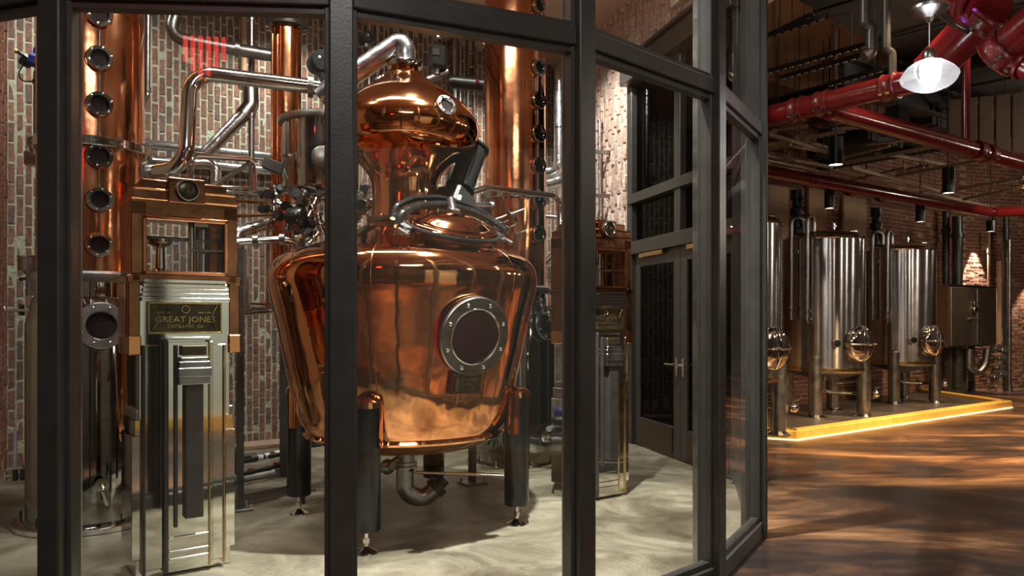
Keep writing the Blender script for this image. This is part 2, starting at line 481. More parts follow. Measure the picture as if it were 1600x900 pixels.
def trowelmat():
    m, nt, p = new_mat('trowelled_concrete')
    ge = nt.nodes.new('ShaderNodeNewGeometry')
    nz = nt.nodes.new('ShaderNodeTexNoise'); nz.inputs['Scale'].default_value = 1.3; nz.inputs['Detail'].default_value = 9
    nz.inputs['Roughness'].default_value = 0.65; nz.inputs['Distortion'].default_value = 0.8
    nt.links.new(ge.outputs['Position'], nz.inputs['Vector'])
    rp = rgbramp(nt, [(0.30, (0.052, 0.044, 0.028)), (0.46, (0.120, 0.106, 0.073)), (0.60, (0.225, 0.207, 0.150)), (0.72, (0.36, 0.335, 0.25))])
    nt.links.new(nz.outputs['Fac'], rp.inputs[0]); nt.links.new(rp.outputs[0], p.inputs['Base Color'])
    mr = nt.nodes.new('ShaderNodeMapRange'); mr.inputs['To Min'].default_value = 0.22; mr.inputs['To Max'].default_value = 0.5
    nt.links.new(nz.outputs['Fac'], mr.inputs['Value']); nt.links.new(mr.outputs[0], p.inputs['Roughness'])
    # trowel sweeps: arcs round scattered centres
    vo = nt.nodes.new('ShaderNodeTexVoronoi'); vo.inputs['Scale'].default_value = 0.9
    nt.links.new(ge.outputs['Position'], vo.inputs['Vector'])
    ml = nt.nodes.new('ShaderNodeMath'); ml.operation = 'MULTIPLY'; ml.inputs[1].default_value = 190.0
    nt.links.new(vo.outputs['Distance'], ml.inputs[0])
    sn = nt.nodes.new('ShaderNodeMath'); sn.operation = 'SINE'; nt.links.new(ml.outputs[0], sn.inputs[0])
    n3 = nt.nodes.new('ShaderNodeTexNoise'); n3.inputs['Scale'].default_value = 34; n3.inputs['Detail'].default_value = 4
    nt.links.new(ge.outputs['Position'], n3.inputs['Vector'])
    m2 = nt.nodes.new('ShaderNodeMath'); m2.operation = 'MULTIPLY_ADD'; m2.inputs[1].default_value = 0.10
    nt.links.new(sn.outputs[0], m2.inputs[0]); nt.links.new(n3.outputs['Fac'], m2.inputs[2])
    bp = nt.nodes.new('ShaderNodeBump'); bp.inputs['Strength'].default_value = 0.45; bp.inputs['Distance'].default_value = 0.012
    nt.links.new(m2.outputs[0], bp.inputs['Height']); nt.links.new(bp.outputs[0], p.inputs['Normal'])
    return m
TROWEL = trowelmat()
CEIL = metal('brown_ceiling_deck', (0.36, 0.24, 0.17), 0.75, (0.46, 0.31, 0.22), 0.8, 0.05, 0.05, 3.0, metallic=0.0)
DARKCEIL = metal('dark_painted_steel', (0.010, 0.009, 0.009), 0.6, (0.016, 0.014, 0.013), 5.0, 0.05, 0.05, 20.0, metallic=0.0)
CURB = metal('yellow_curb_paint', (0.62, 0.33, 0.06), 0.55, (0.72, 0.42, 0.09), 12.0, 0.08, 0.4, 50.0, metallic=0.0)
PLASTER = metal('pale_green_plaster', (0.52, 0.58, 0.50), 0.6, (0.58, 0.63, 0.55), 1.5, 0.05, 0.05, 8.0, metallic=0.0)
DARKWALL = metal('dark_plaster', (0.06, 0.045, 0.038), 0.7, (0.085, 0.065, 0.055), 1.5, 0.05, 0.05, 8.0, metallic=0.0)
CABM = metal('brushed_cabinet_steel', (0.30, 0.25, 0.21), 0.38, (0.42, 0.36, 0.30), 9.0, 0.06, 0.05, 30.0, stretch=(0.3, 0.3, 8))
# ------------------------------------------------------------------ the shell: floors, ceiling, brick walls
b = B(); b.box((3.2, 6.5, -0.05), (30, 30, 0.1))
solo('floor', b, FLOOR, kind='structure', label='polished brown stained concrete floor of the hall', )
J = [Vector((-3.02, 3.53, 0)), Vector((-1.862, 3.16, 0)), Vector((-0.722, 3.24, 0)), Vector((0.325, 3.71, 0)), Vector((1.170, 4.50, 0)), Vector((1.755, 5.50, 0)), Vector((2.15, 7.25, 0))]
CORN = Vector((0.778, 12.34, 0))
LC = Vector((-5.27, 8.02, 0))
poly = [(j.x, j.y) for j in J] + [(D0.x, D0.y), (CORN.x, CORN.y), (LC.x, LC.y), (-4.0, 3.9)]
b = B(); b.prism(poly, 0.006)
part('floor_still_house', b, TROWEL, kind='structure', label='trowelled grey green concrete floor inside the glass')
b = B(); b.box((3.2, 6.5, 5.7), (30, 30, 0.2))
solo('ceiling', b, CEIL, kind='structure')

def brick_mesh(seed, bw, bl, bd):
    rnd = random.Random(seed)
    bm = B()
    bm.box((0, 0, 0), (bw, bd, bl), bev=0.006)
    for v in bm.bm.verts:
        v.co += Vector((rnd.uniform(-1, 1) * 0.0035, rnd.uniform(-1, 1) * 0.003, rnd.uniform(-1, 1) * 0.005))
    return bm

def brick_wall(wall, name, origin, d, nrm, s0, s1, z0, z1, mats, pitch=0.077, plen=0.216, gap=0.014, vertical=True, hole=None,
               single=None, proud=(0.004, 0.016), foot=0.0, seed=1, maxn=290):
    """individual bricks where they show largest, the rest joined as stuff"""
    rnd = random.Random(seed)
    bw, bl, bd = pitch - gap, plen - gap, 0.05
    protos = [brick_mesh(seed * 100 + k, bw, bl, bd) for k in range(8)]
    ang = math.atan2(d.y, d.x)
    rows = []
    if vertical:
        ncol = int((s1 - s0) / pitch)
        for c in range(ncol):
            s = s0 + (c + 0.5) * pitch
            off = (c % 2) * plen / 2 + rnd.uniform(-0.02, 0.02)
            if foot > 0:
                rows.append((s, z0 + foot / 2, (foot - gap) / bl))
            k = 0
            z = z0 + foot + plen / 2 - off
            while z < z1:
                if z - plen / 2 > z0 + foot - plen * 0.3:
                    rows.append((s, z, 1.0))
                z += plen
    else:
        nr = int((z1 - z0) / pitch)
        for c in range(nr):
            z = z0 + (c + 0.5) * pitch
            s = s0 + plen / 2 - (c % 2) * plen / 2
            while s < s1 - plen * 0.2:
                if s > s0 + plen * 0.3:
                    rows.append((s, z, 1.0))
                s += plen
    cand, rest = [], []
    for s, z, sc in rows:
        if hole and hole(s, z):
            continue
        p = origin + d * s + Z3 * z
        px, py = 800 + F * p.x / p.y, 500 - F * (z - EYE) / p.y
        if py < -60 or px < -60 or px > 1660:
            continue
        key = p.y if single and single(px, py) else None
        (cand if key is not None else rest).append((key, s, z, sc))
    cand.sort(key=lambda t: t[0])
    rest += cand[maxn:]
    cand = cand[:maxn]
    # the joined remainder
    vs, fs = [], []
    base = []
    for pr in protos:
        pr.bm.verts.index_update()
        base.append(([v.co.copy() for v in pr.bm.verts], [[v.index for v in f.verts] for f in pr.bm.faces]))
    basis = Matrix((( d.x, -nrm.x, 0), (d.y, -nrm.y, 0), (0, 0, 1)))
    for _, s, z, sc in rest:
        bv, bf = base[rnd.randrange(8)]
        out = rnd.uniform(*proud)
        o = origin + d * s + Z3 * z + nrm * (out - bd / 2)
        i0 = len(vs)
        tl = rnd.uniform(-0.035, 0.035)
        for v in bv:
            q = Vector((v.x + v.z * tl * 0.3, v.y + v.x * tl * 1.5, v.z * sc)) if vertical else Vector((v.z * sc, v.y + v.z * tl * 0.5, v.x))
            vs.append(o + basis @ q)
        fs += [[i0 + i for i in f] for f in bf]
    woff = wall.location
    if vs:
        me = bpy.data.meshes.new('bricks_joined')
        me.from_pydata([v - woff for v in vs], [], fs)
        bm2 = bmesh.new(); bm2.from_mesh(me); bmesh.ops.recalc_face_normals(bm2, faces=bm2.faces); bm2.to_mesh(me); bm2.free()
        me.materials.append(mats)
        o = bpy.data.objects.new('brickwork', me); COL.objects.link(o); o.parent = wall; o['kind'] = 'stuff'
    meshes = []
    for k, pr in enumerate(protos):
        meshes.append(pr.mesh('brick_shape', mats))
    for _, s, z, sc in cand:
        o = bpy.data.objects.new('brick', rnd.choice(meshes))
        COL.objects.link(o)
        o.parent = wall
        out = rnd.uniform(*proud)
        o.location = origin + d * s + Z3 * z + nrm * (out - bd / 2) - woff
        if vertical:
            o.rotation_euler = (0, 0, math.atan2(d.y, d.x) + rnd.uniform(-0.03, 0.03))
            o.scale = (1, 1, sc)
        else:
            o.rotation_euler = (0, PI / 2, math.atan2(d.y, d.x))

def wall_slab(name, a, c, z0, z1, thick, nrm, mat, label=None):
    """a wall whose face runs from a to c; the slab lies behind it"""
    d = (c - a)
    L = d.length
    d.normalize()
    mid = (a + c) / 2 - nrm * thick / 2 + Z3 * ((z0 + z1) / 2)
    b = B(); b.box((0, 0, 0), (L, thick, z1 - z0), rot=Matrix.Rotation(math.atan2(d.y, d.x), 3, 'Z'))
    o = bpy.data.objects.new(name, b.mesh(name, mat))
    COL.objects.link(o); o.location = mid
    return tagit(o, label, None, None, 'structure')

# still-house back wall: bricks set on end
wall_back = wall_slab('wall_back', LC - U * 0.2, CORN + U * 0.2, 0, 5.6, 0.3, N, MORTAR, 'brick wall behind the copper still, bricks laid upright')
Lb = (CORN - A0).length
def seen_back(px, py):
    return (4 < px < 68 and -20 < py < 700) or (228 < px < 515 and -5 < py < 240) or (360 < px < 440 and 300 < py < 690) or (650 < px < 740 and 20 < py < 110)
brick_wall(wall_back, 'brick', A0, U, N, -0.14, Lb, 0.0, 5.6, BRICK, foot=0.16, single=seen_back, proud=(0.001, 0.011), gap=0.018, seed=3)
# short side wall from the corner to the door jamb, rough pale brick, running on above the doors
RN = Vector((-0.965, -0.261, 0))
RD = -V
wall_right = wall_slab('wall_right', CORN, D0 + RD * 2.8, 0, 5.6, 0.02, RN, MORTAR_P, 'rough pale brick wall beside and above the steel doors')
# (open below the lintel where the doors stand)
bpy.data.objects.remove(wall_right)
def wall_right_mesh():
    L0 = (D0 - CORN).length
    L1 = L0 + 2.62
    b = B()
    m = Matrix(((RD.x, -RN.x, 0, CORN.x), (RD.y, -RN.y, 0, CORN.y), (0, 0, 1, 0), (0, 0, 0, 1)))
    def pr(s0, s1, z0, z1):
        vs = [b.bm.verts.new(m @ Vector(q)) for q in ((s0, 0, z0), (s1, 0, z0), (s1, 0.3, z0), (s0, 0.3, z0), (s0, 0, z1), (s1, 0, z1), (s1, 0.3, z1), (s0, 0.3, z1))]
        for q in ((3, 2, 1, 0), (4, 5, 6, 7), (0, 1, 5, 4), (1, 2, 6, 5), (2, 3, 7, 6), (3, 0, 4, 7)):
            b.bm.faces.new([vs[i] for i in q])
    pr(0, L0, 0, 4.56); pr(0, L1, 4.56, 5.6)
    return b, L0, L1
b, RL0, RL1 = wall_right_mesh()
wall_right = solo('wall_right', b, MORTAR_P, kind='structure', label='rough pale brick wall beside and above the steel doors')
def seen_right(px, py):
    return (933 < px < 985 and -10 < py < 690) or (930 < px < 1098 and -10 < py < 100)
brick_wall(wall_right, 'brick', CORN, RD, RN, 0.05, RL1, 0.0, 5.6, BRICK_P, pitch=0.10, plen=0.205, gap=0.016, single=seen_right,
           hole=lambda s, z: s > RL0 and z < 4.66, proud=(0.001, 0.034), seed=5)
# framed louvre panel high in that wall
k0 = RL0 + 1.35
b = B()
m3 = Matrix(((RD.x, -RN.x, 0), (RD.y, -RN.y, 0), (0, 0, 1)))
c = CORN + RD * (k0 + 0.5) + RN * 0.05 + Z3 * 5.4
for dx, dz, sx, sz in ((-0.55, 0, 0.05, 0.8), (0.55, 0, 0.05, 0.8), (0, -0.4, 1.15, 0.05), (0, 0.4, 1.15, 0.05)):
    b.box(c + m3 @ Vector((dx, 0, dz)), (sx, 0.08, sz), rot=m3)
wf = solo('window_8', b, MORTAR_P, kind='structure', label='pale framed panel high in the rough brick wall')
b = B(); b.box(c, (1.08, 0.03, 0.78), rot=m3)
wpart('panel', b, TAN, wf)
# left side wall, coming forward from the left corner
wall_left = wall_slab('wall_left', LC, LC + RD * 5.0, 0, 5.6, 0.3, Vector((0.965, 0.261, 0)), MORTAR_H, 'dark brick side wall at the far end of the glass room')
def seen_l(px, py): return False
brick_wall(wall_left, 'brick', LC, RD, Vector((0.965, 0.261, 0)), 0.02, 1.6, 0.0, 5.6, BRICK_H, single=seen_l, seed=11)

# hall walls behind the tanks
WA = Vector((9.99, 17.06, 0))
WA0 = WA - U * 9.5
wall_hall = wall_slab('wall_far', WA0, WA, 0, 5.6, 0.3, N, MORTAR_H, 'red brick hall wall behind the steel tanks')
brick_wall(wall_hall, 'brick', WA0, U, N, 1.0, 9.5, 0.0, 5.2, BRICK_H, vertical=False, pitch=0.080, plen=0.23, single=None, proud=(0.0, 0.010), seed=13)
WBd = Vector((0.96, 0.28, 0)); WBn = Vector((0.28, -0.96, 0))
wall_hall2 = wall_slab('wall_far_right', WA, WA + WBd * 5, 0, 5.6, 0.3, WBn, MORTAR_H, 'brick hall wall beyond the steel cabinet')
def seen_b(px, py): return 1500 < px < 1600 and 340 < py < 606
brick_wall(wall_hall2, 'brick', WA, WBd, WBn, 0.0, 4.6, 0.0, 5.2, BRICK_H, vertical=False, pitch=0.080, plen=0.23, single=seen_b, proud=(0.0, 0.012), seed=17)
e = WA + WBd * 5
wall_slab('wall_side', e, Vector((11.5, -4.5, 0)), 0, 5.6, 0.2, Vector((-1, 0, 0)), DARKWALL)
wall_slab('wall_rear', Vector((-6.5, -4.5, 0)), Vector((11.5, -4.5, 0)), 0, 5.6, 0.2, Vector((0, 1, 0)), DARKWALL)
wall_slab('wall_lobby', Vector((-6.5, -4.5, 0)), LC + RD * 4.5, 0, 5.6, 0.2, Vector((1, 0, 0)), DARKWALL)
# pale partition with a yellow curb beside the camera, mirrored in the polished safe
q0, q1 = Vector((2.05, -1.2, 0)), Vector((4.3, 1.3, 0))
qn = Vector((-(q1 - q0).y, (q1 - q0).x, 0)).normalized()
wall_slab('wall_lobby_partition', q0, q1, 0.15, 3.4, 0.12, qn, PLASTER, 'pale green plastered partition')
wall_slab('trim_partition_curb', q0 + qn * 0.08, q1 + qn * 0.08, 0, 0.15, 0.22, qn, CURB, 'yellow curb under the pale partition')

# ------------------------------------------------------------------ glass screen of the still house
def post(j, a0, a1, wdt=0.105, dep=0.15):
    ang = (a0 + a1) / 2
    return j, ang, wdt, dep
angs = [math.atan2((J[i + 1] - J[i]).y, (J[i + 1] - J[i]).x) for i in range(6)]
TRZ0, TRZ1 = 2.858, 2.945
for i in range(6):
    a, c = J[i], J[i + 1]
    L = (c - a).length
    mid = (a + c) / 2
    r3 = Matrix.Rotation(angs[i], 3, 'Z')
    d = (c - a).normalized()
    n = Vector((d.y, -d.x, 0))          # towards the camera
    b = B(); b.box(Vector((mid.x, mid.y, 0.06)), (L - 0.06, 0.10, 0.12), rot=r3, bev=0.006)
    names = ['leftmost glazed bay, cut by the frame edge', 'glazed bay in front of the spirit safe and copper column', 'glazed bay in front of the copper pot still', 'glazed bay in front of the dark safe and brick corner', 'narrow glazed bay turning towards the tank hall', 'glazed end bay joining the steel door wall']
    win = solo('window_%d' % (i + 1), b, FRAME, kind='structure', label=names[i])
    b = B(); b.box(Vector((mid.x, mid.y, (TRZ0 + TRZ1) / 2)), (L - 0.08, 0.10, TRZ1 - TRZ0), rot=r3, bev=0.005)
    wpart('transom', b, FRAME, win)
    # glazing beads: thin stepped strips round both lights
    b = B()
    for zz in (0.135, TRZ0 - 0.015, TRZ1 + 0.015):
        b.box(Vector((mid.x, mid.y, zz)), (L - 0.12, 0.055, 0.03), rot=r3)
    wpart('glazing_bead', b, FRAME, win)
    for s in (0.052, L - 0.052):
        b = B(); b.box(a + d * s + Z3 * 2.8, (0.022, 0.07, 5.36), rot=r3, bev=0.004)
        wpart('jamb_bead', b, FRAME, win)
    for z0, z1, nm in ((0.12, TRZ0, 'glass_pane'), (TRZ1, 5.5, 'glass_pane')):
        b = B(); v = [b.bm.verts.new(a + d * s + Z3 * z) for s, z in ((0.06, z0), (L - 0.06, z0), (L - 0.06, z1), (0.06, z1))]
        b.bm.faces.new(v)
        wpart(nm, b, GLASS, win)
    ap = angs[i - 1] if i > 0 else angs[i]
    b = B()
    rr = Matrix.Rotation((ap + angs[i]) / 2, 3, 'Z')
    nn = rr @ Vector((0, -1, 0))
    b.box(a + Z3 * 2.8, (0.098, 0.14, 5.6), rot=rr, bev=0.006)
    wpart('mullion', b, FRAME, win)
    b = B(); b.box(a - nn * 0.085 + Z3 * 2.8, (0.05, 0.05, 5.6), rot=rr, bev=0.004)
    wpart('mullion_fin', b, STEEL_D if i in (1, 3, 4) else FRAME, win)
    if i == 5:
        b = B(); b.box(c + Z3 * 2.8, (0.10, 0.14, 5.6), rot=r3, bev=0.006)
        wpart('mullion', b, FRAME, win)

# ------------------------------------------------------------------ steel door wall
def DW(s, z, off=0.0):
    return D0 + RD * s + RN * off + Z3 * z
dr = Matrix(((RD.x, -RN.x, 0), (RD.y, -RN.y, 0), (0, 0, 1)))
b = B()
for s in (0.05, 1.33 + 0.0, 2.58):
    b.box(DW(s if s != 1.33 else 1.33, 2.3 if s != 1.33 else 3.45, -0.04), (0.14, 0.16, 4.6 if s != 1.33 else 2.1), rot=dr, bev=0.006)
fr = solo('trim_1', b, FRAME, kind='structure', label='dark steel posts of the door screen')
for z, h, nm in ((2.44, 0.16, 'door_head'), (3.05, 0.12, 'transom'), (4.58, 0.22, 'lintel')):
    b = B(); b.box(DW(1.32, z, -0.02 if z < 4 else 0.03), (2.6, 0.16 if z < 4 else 0.26, h), rot=dr, bev=0.006)
    wpart(nm, b, FRAME, fr)
b = B(); b.box(DW(1.32, 4.75, 0.02), (2.6, 0.3, 0.04), rot=dr)
wpart('lintel_flange', b, FRAME, fr)
for s0, s1, z0, z1 in ((0.12, 1.26, 2.52, 2.99), (1.40, 2.51, 2.52, 2.99), (0.12, 1.26, 3.11, 4.47), (1.40, 2.51, 3.11, 4.47)):
    b = B(); b.box(DW((s0 + s1) / 2, (z0 + z1) / 2, -0.04), (s1 - s0, 0.012, z1 - z0), rot=dr)
    wpart('glass_pane', b, SMOKED, fr)
for k, (s0, s1) in enumerate(((0.13, 1.325), (1.335, 2.51))):
    b = B()
    for ss, wd in ((s0 + 0.075, 0.15), (s1 - 0.075, 0.15)):
        b.box(DW(ss, 1.19, -0.03), (wd, 0.06, 2.34), rot=dr, bev=0.004)
    b.box(DW((s0 + s1) / 2, 2.28, -0.03), (s1 - s0 - 0.3, 0.06, 0.16), rot=dr, bev=0.004)
    b.box(DW((s0 + s1) / 2, 0.19, -0.03), (s1 - s0 - 0.3, 0.06, 0.34), rot=dr, bev=0.004)
    door = solo('door_%d' % (k + 1), b, FRAME, kind='structure', label=['dark steel door leaf beside the brick jamb', 'second dark steel door leaf nearer the glass'][k])
    b = B(); b.box(DW((s0 + s1) / 2, 1.28, -0.03), (s1 - s0 - 0.3, 0.012, 1.84), rot=dr)
    wpart('glass_pane', b, SMOKED, door)
    b = B(); b.box(DW((s0 + s1) / 2, 0.20, 0.008), (s1 - s0 - 0.34, 0.012, 0.28), rot=dr)
    wpart('kick_plate', b, COPPER_B if False else metal('bronze_kick_plate%d' % k, (0.035, 0.022, 0.014), 0.4, (0.06, 0.036, 0.02), 5, metallic=0.5), door, 'bronze kick plate')
    b = B(); b.box(DW((s0 + s1) / 2 - 0.05, 2.33, 0.03), (0.62, 0.05, 0.055), rot=dr, bev=0.006)
    wpart('door_closer', b, BRASS, door, 'tan metal door closer')
    sh = s1 - 0.07 if k == 0 else s0 + 0.07
    b = B()
    b.cyl(DW(sh, 1.06, 0.0), DW(sh, 1.06, 0.07), 0.014)
    b.tube([DW(sh, 1.06, 0.065), DW(sh + (-0.16 if k == 0 else 0.16), 1.06, 0.068)], 0.011)
    b.box(DW(sh, 1.03, 0.004), (0.045, 0.012, 0.20), rot=dr, bev=0.003)
    wpart('handle', b, STEEL, door, 'polished lever handle')
# ------------------------------------------------------------------ copper pot still
PS = Vector((-0.832, 5.97, 0))
still = empty('pot_still', PS, UANG, 'large onion headed copper pot still on four black legs', 'still')
seg = 96
b = B()
prof = [(0.0, 0.53), (0.30, 0.55), (0.55, 0.59), (0.67, 0.635), (0.745, 0.70), (0.795, 0.79), (0.84, 0.95), (0.905, 1.25), (0.965, 1.55), (1.00, 1.70), (1.022, 1.80),
        (1.025, 1.88), (1.005, 1.95), (0.955, 2.01), (0.88, 2.05), (0.78, 2.085), (0.62, 2.14), (0.45, 2.20), (0.33, 2.26), (0.275, 2.30)]
def smooth(pr, n=3):
    out = []
    for i in range(len(pr) - 1):
        p0 = pr[max(i - 1, 0)]; p1 = pr[i]; p2 = pr[i + 1]; p3 = pr[min(i + 2, len(pr) - 1)]
        for k in range(n):
            t = k / n
            q = [0.5 * ((2 * p1[j]) + (-p0[j] + p2[j]) * t + (2 * p0[j] - 5 * p1[j] + 4 * p2[j] - p3[j]) * t * t + (-p0[j] + 3 * p1[j] - 3 * p2[j] + p3[j]) * t ** 3) for j in (0, 1)]
            out.append((max(q[0], 0.0), q[1]))
    out.append(pr[-1])
    return out
b.lathe(smooth(prof, 3), seg, caps=False)
part('pot_body', b, COPPER, still, ang=60)
b = B(); b.ring(0.752, 0.022, Matrix.Translation((0, 0, 0.70)), 72, 8)
part('bottom_bead', b, COPPER, still)
# upright ridges put in for the frame reflections on the copper
for k in range(6):
    a = PI / 6 + k * PI / 3 + 0.35
    pts = [(math.cos(a) * (r + 0.001), math.sin(a) * (r + 0.001), z) for r, z in ((0.795, 0.79), (0.84, 0.95), (0.905, 1.25), (0.965, 1.55), (1.00, 1.70), (1.022, 1.80), (1.026, 1.88), (1.006, 1.95), (0.957, 2.01), (0.88, 2.052))]
    b = B(); b.tube(pts, 0.0035, R=0.2, segs=6, n=3)
    part('reflection_ridge', b, COPPER_T, still)
b = B()
b.lathe([(0.26, 2.292), (0.288, 2.294), (0.292, 2.30), (0.292, 2.328), (0.26, 2.333)], 56, caps=False)
part('neck_flange', b, STEEL_D, still, 'dull steel flange ring')
for k in range(16):
    a = 2 * PI * k / 16
    b = B(); b.cyl((0.276 * math.cos(a), 0.276 * math.sin(a), 2.33), (0.276 * math.cos(a), 0.276 * math.sin(a), 2.345), 0.009, segs=6)
    part('flange_bolt', b, STEEL, still)
b = B()
neck = [(0.262, 2.33), (0.252, 2.42), (0.250, 2.545), (0.264, 2.63), (0.31, 2.71), (0.385, 2.785), (0.475, 2.84), (0.535, 2.89), (0.57, 2.96), (0.578, 3.015), (0.562, 3.085), (0.50, 3.17), (0.40, 3.262), (0.30, 3.332), (0.21, 3.395), (0.15, 3.45), (0.112, 3.49), (0.094, 3.525)]
b.lathe(smooth(neck, 4), 80, caps=False)
part('onion_head', b, COPPER, still, ang=60)
b = B(); b.lathe([(0.094, 3.505), (0.130, 3.508), (0.135, 3.52), (0.135, 3.54), (0.12, 3.555), (0.094, 3.56)], 32)
part('head_collar', b, STEEL, still, 'polished clamp collar')

def to_local(p):
    q = Matrix.Rotation(-UANG, 3, 'Z') @ (Vector(p) - PS)
    return q
# swan neck: galvanised elbow and long vapour arm to the left column
b = B()
b.tube([to_local(q) for q in (PS + Z3 * 3.54, PS + Z3 * 3.735, P(500, 152, 6.05))], 0.082, R=0.16, segs=22, n=12)
part('swan_neck', b, STEEL_D if False else CLAD, still, 'dull grey vapour elbow', ang=50)

def radial(a, z, slope=0.0):
    """matrix on the body at angle a (local), z height, z axis pointing outwards"""
    d = Vector((math.cos(a), math.sin(a), slope)).normalized()
    return d
# big bolted porthole, low on the front
ah = math.atan2(-0.9, 0.0) + 0.0
front = Vector((0.581, -0.814, 0))
# angle of the porthole in the local frame
pw = P(732, 523, 5.22) - PS
pl = Matrix.Rotation(-UANG, 3, 'Z') @ pw
ap = math.atan2(pl.y, pl.x)
zp = 1.452
def on_body(a, z):
    for (r0, z0), (r1, z1) in zip(prof[5:], prof[6:]):
        if z0 <= z <= z1:
            t = (z - z0) / (z1 - z0)
            r = r0 + (r1 - r0) * t
            sl = (r1 - r0) / (z1 - z0)
            return Vector((r * math.cos(a), r * math.sin(a), z)), Vector((math.cos(a), math.sin(a), -sl)).normalized()
p0, nrm = on_body(ap, zp)
M4 = axm(p0, nrm)
b = B(); b.lathe([(0.225, -0.10), (0.225, 0.035), (0.262, 0.035)], 56, M4, caps=False)
b.lathe([(0.262, 0.02), (0.272, 0.02)], 56, M4, caps=False)
neckring = part('porthole', b, COPPER, still, 'copper porthole neck')
b = B(); b.lathe([(0.184, 0.04), (0.262, 0.04), (0.268, 0.046), (0.268, 0.066), (0.262, 0.072), (0.196, 0.072), (0.186, 0.062), (0.184, 0.04)], 64, M4, caps=False)
part('ring_flange', b, STEEL_D, neckring, 'steel porthole flange')
b = B(); b.ring(0.189, 0.008, M4 @ Matrix.Translation((0, 0, 0.066)), 56, 8)
part('inner_rim', b, STEEL, neckring)
b = B(); b.lathe([(0.0, 0.05), (0.188, 0.05)], 48, M4, caps=False)
part('pane', b, REDGLASS, neckring, 'dark red sight glass')
for k in range(8):
    a = 2 * PI * (k + 0.5) / 8
    q = M4 @ Matrix.Translation((0.228 * math.cos(a), 0.228 * math.sin(a), 0.07))
    b = B(); b.lathe([(0.016, 0), (0.016, 0.008), (0.011, 0.016), (0.0, 0.022)], 10, q)
    part('acorn_nut', b, STEEL, neckring)
# maker's plate below it
pn, nn = on_body(ap - 0.012, 1.125)
xx = Vector((-math.sin(ap), math.cos(ap), 0)); yy = nn.cross(xx)
xx = yy.cross(nn)
Mp = Matrix(((xx.x, yy.x, nn.x, pn.x), (xx.y, yy.y, nn.y, pn.y), (xx.z, yy.z, nn.z, pn.z), (0, 0, 0, 1)))
R3 = Mp.to_3x3()
b = B(); b.box(pn + nn * 0.02, (0.245, 0.155, 0.05), rot=R3, bev=0.008)
plate = part('name_plate', b, COPPER_B, still, 'small dark engraved plate in a copper box')
b = B(); b.box(pn + nn * 0.046, (0.20, 0.115, 0.008), rot=R3, bev=0.002)
part('plate_face', b, BRASS_D, plate)
def text_mesh(body, size, mat4, mat, name, parent, extrude=0.002, align='CENTER', width=None, shear=0.0):
    cu = bpy.data.curves.new('lettering', 'FONT')
    cu.body = body; cu.size = size; cu.extrude = extrude
    cu.align_x = align; cu.align_y = 'CENTER'; cu.resolution_u = 2
    cu.shear = shear
    o = bpy.data.objects.new('lettering_curve', cu)
    COL.objects.link(o)
    bpy.context.view_layer.update()
    dg = bpy.context.evaluated_depsgraph_get()
    me = bpy.data.meshes.new_from_object(o.evaluated_get(dg))
    bpy.data.objects.remove(o)
    if width:
        xs = [v.co.x for v in me.vertices]
        k = width / max(1e-6, max(xs) - min(xs))
        for v in me.vertices: v.co.x *= k
    me.transform(mat4)
    me.materials.clear(); me.materials.append(mat)
    q = bpy.data.objects.new(name, me)
    COL.objects.link(q); q.parent = parent
    return q
for k, (t, wd) in enumerate((('Great Jones', 0.13), ('Distilling Co', 0.15), ('New York', 0.11))):
    text_mesh(t, 0.034, Mp @ Matrix.Translation((0.012, 0.034 - 0.034 * k, 0.0505)), BRASS, 'lettering', plate, 0.0015, width=wd)
# monogram strip at the left of the plate
b = B(); b.box(Mp @ Vector((-0.082, 0, 0.052)), (0.02, 0.09, 0.004), rot=R3)
part('plate_badge', b, BRASS, plate)

# manway on the dome, towards the camera and right
am = math.radians(-62)
am_w = Matrix.Rotation(-UANG, 3, 'Z') @ (P(706, 385, 5.45) - PS)
am = math.atan2(am_w.y, am_w.x)
dm = Vector((math.cos(am), math.sin(am), 0))
pm = dm * 0.66 + Z3 * 2.13
nm = (dm * 0.42 + Z3).normalized()
Mm = axm(pm, nm)
# oval about its long axis: x along the tangent
tx = Vector((-dm.y, dm.x, 0)); ty = nm.cross(tx)
Mo = Matrix(((tx.x * 1.0, ty.x * 0.72, nm.x, pm.x), (tx.y * 1.0, ty.y * 0.72, nm.y, pm.y), (tx.z, ty.z * 0.72, nm.z, pm.z), (0, 0, 0, 1)))
b = B(); b.lathe([(0.335, -0.16), (0.335, 0.02), (0.36, 0.03), (0.36, 0.05), (0.34, 0.06)], 64, Mo, caps=False)
man = part('manway', b, COPPER_B, still, 'oval copper manway collar')
b = B(); b.lathe([(0.325, 0.05), (0.362, 0.052), (0.368, 0.062), (0.362, 0.075), (0.325, 0.078)], 64, Mo, caps=False)
part('gasket_ring', b, BLACKP, man)
b = B(); b.lathe(smooth([(0.35, 0.078), (0.335, 0.095), (0.30, 0.098), (0.27, 0.106), (0.20, 0.145), (0.10, 0.172), (0.0, 0.18)], 3), 64, Mo, caps=False)
part('manway_lid', b, COPPER, man, ang=60)
b = B(); b.ring(0.275, 0.007, Mo @ Matrix.Translation((0, 0, 0.104)), 56, 6)
part('lid_bead', b, COPPER_B, man)
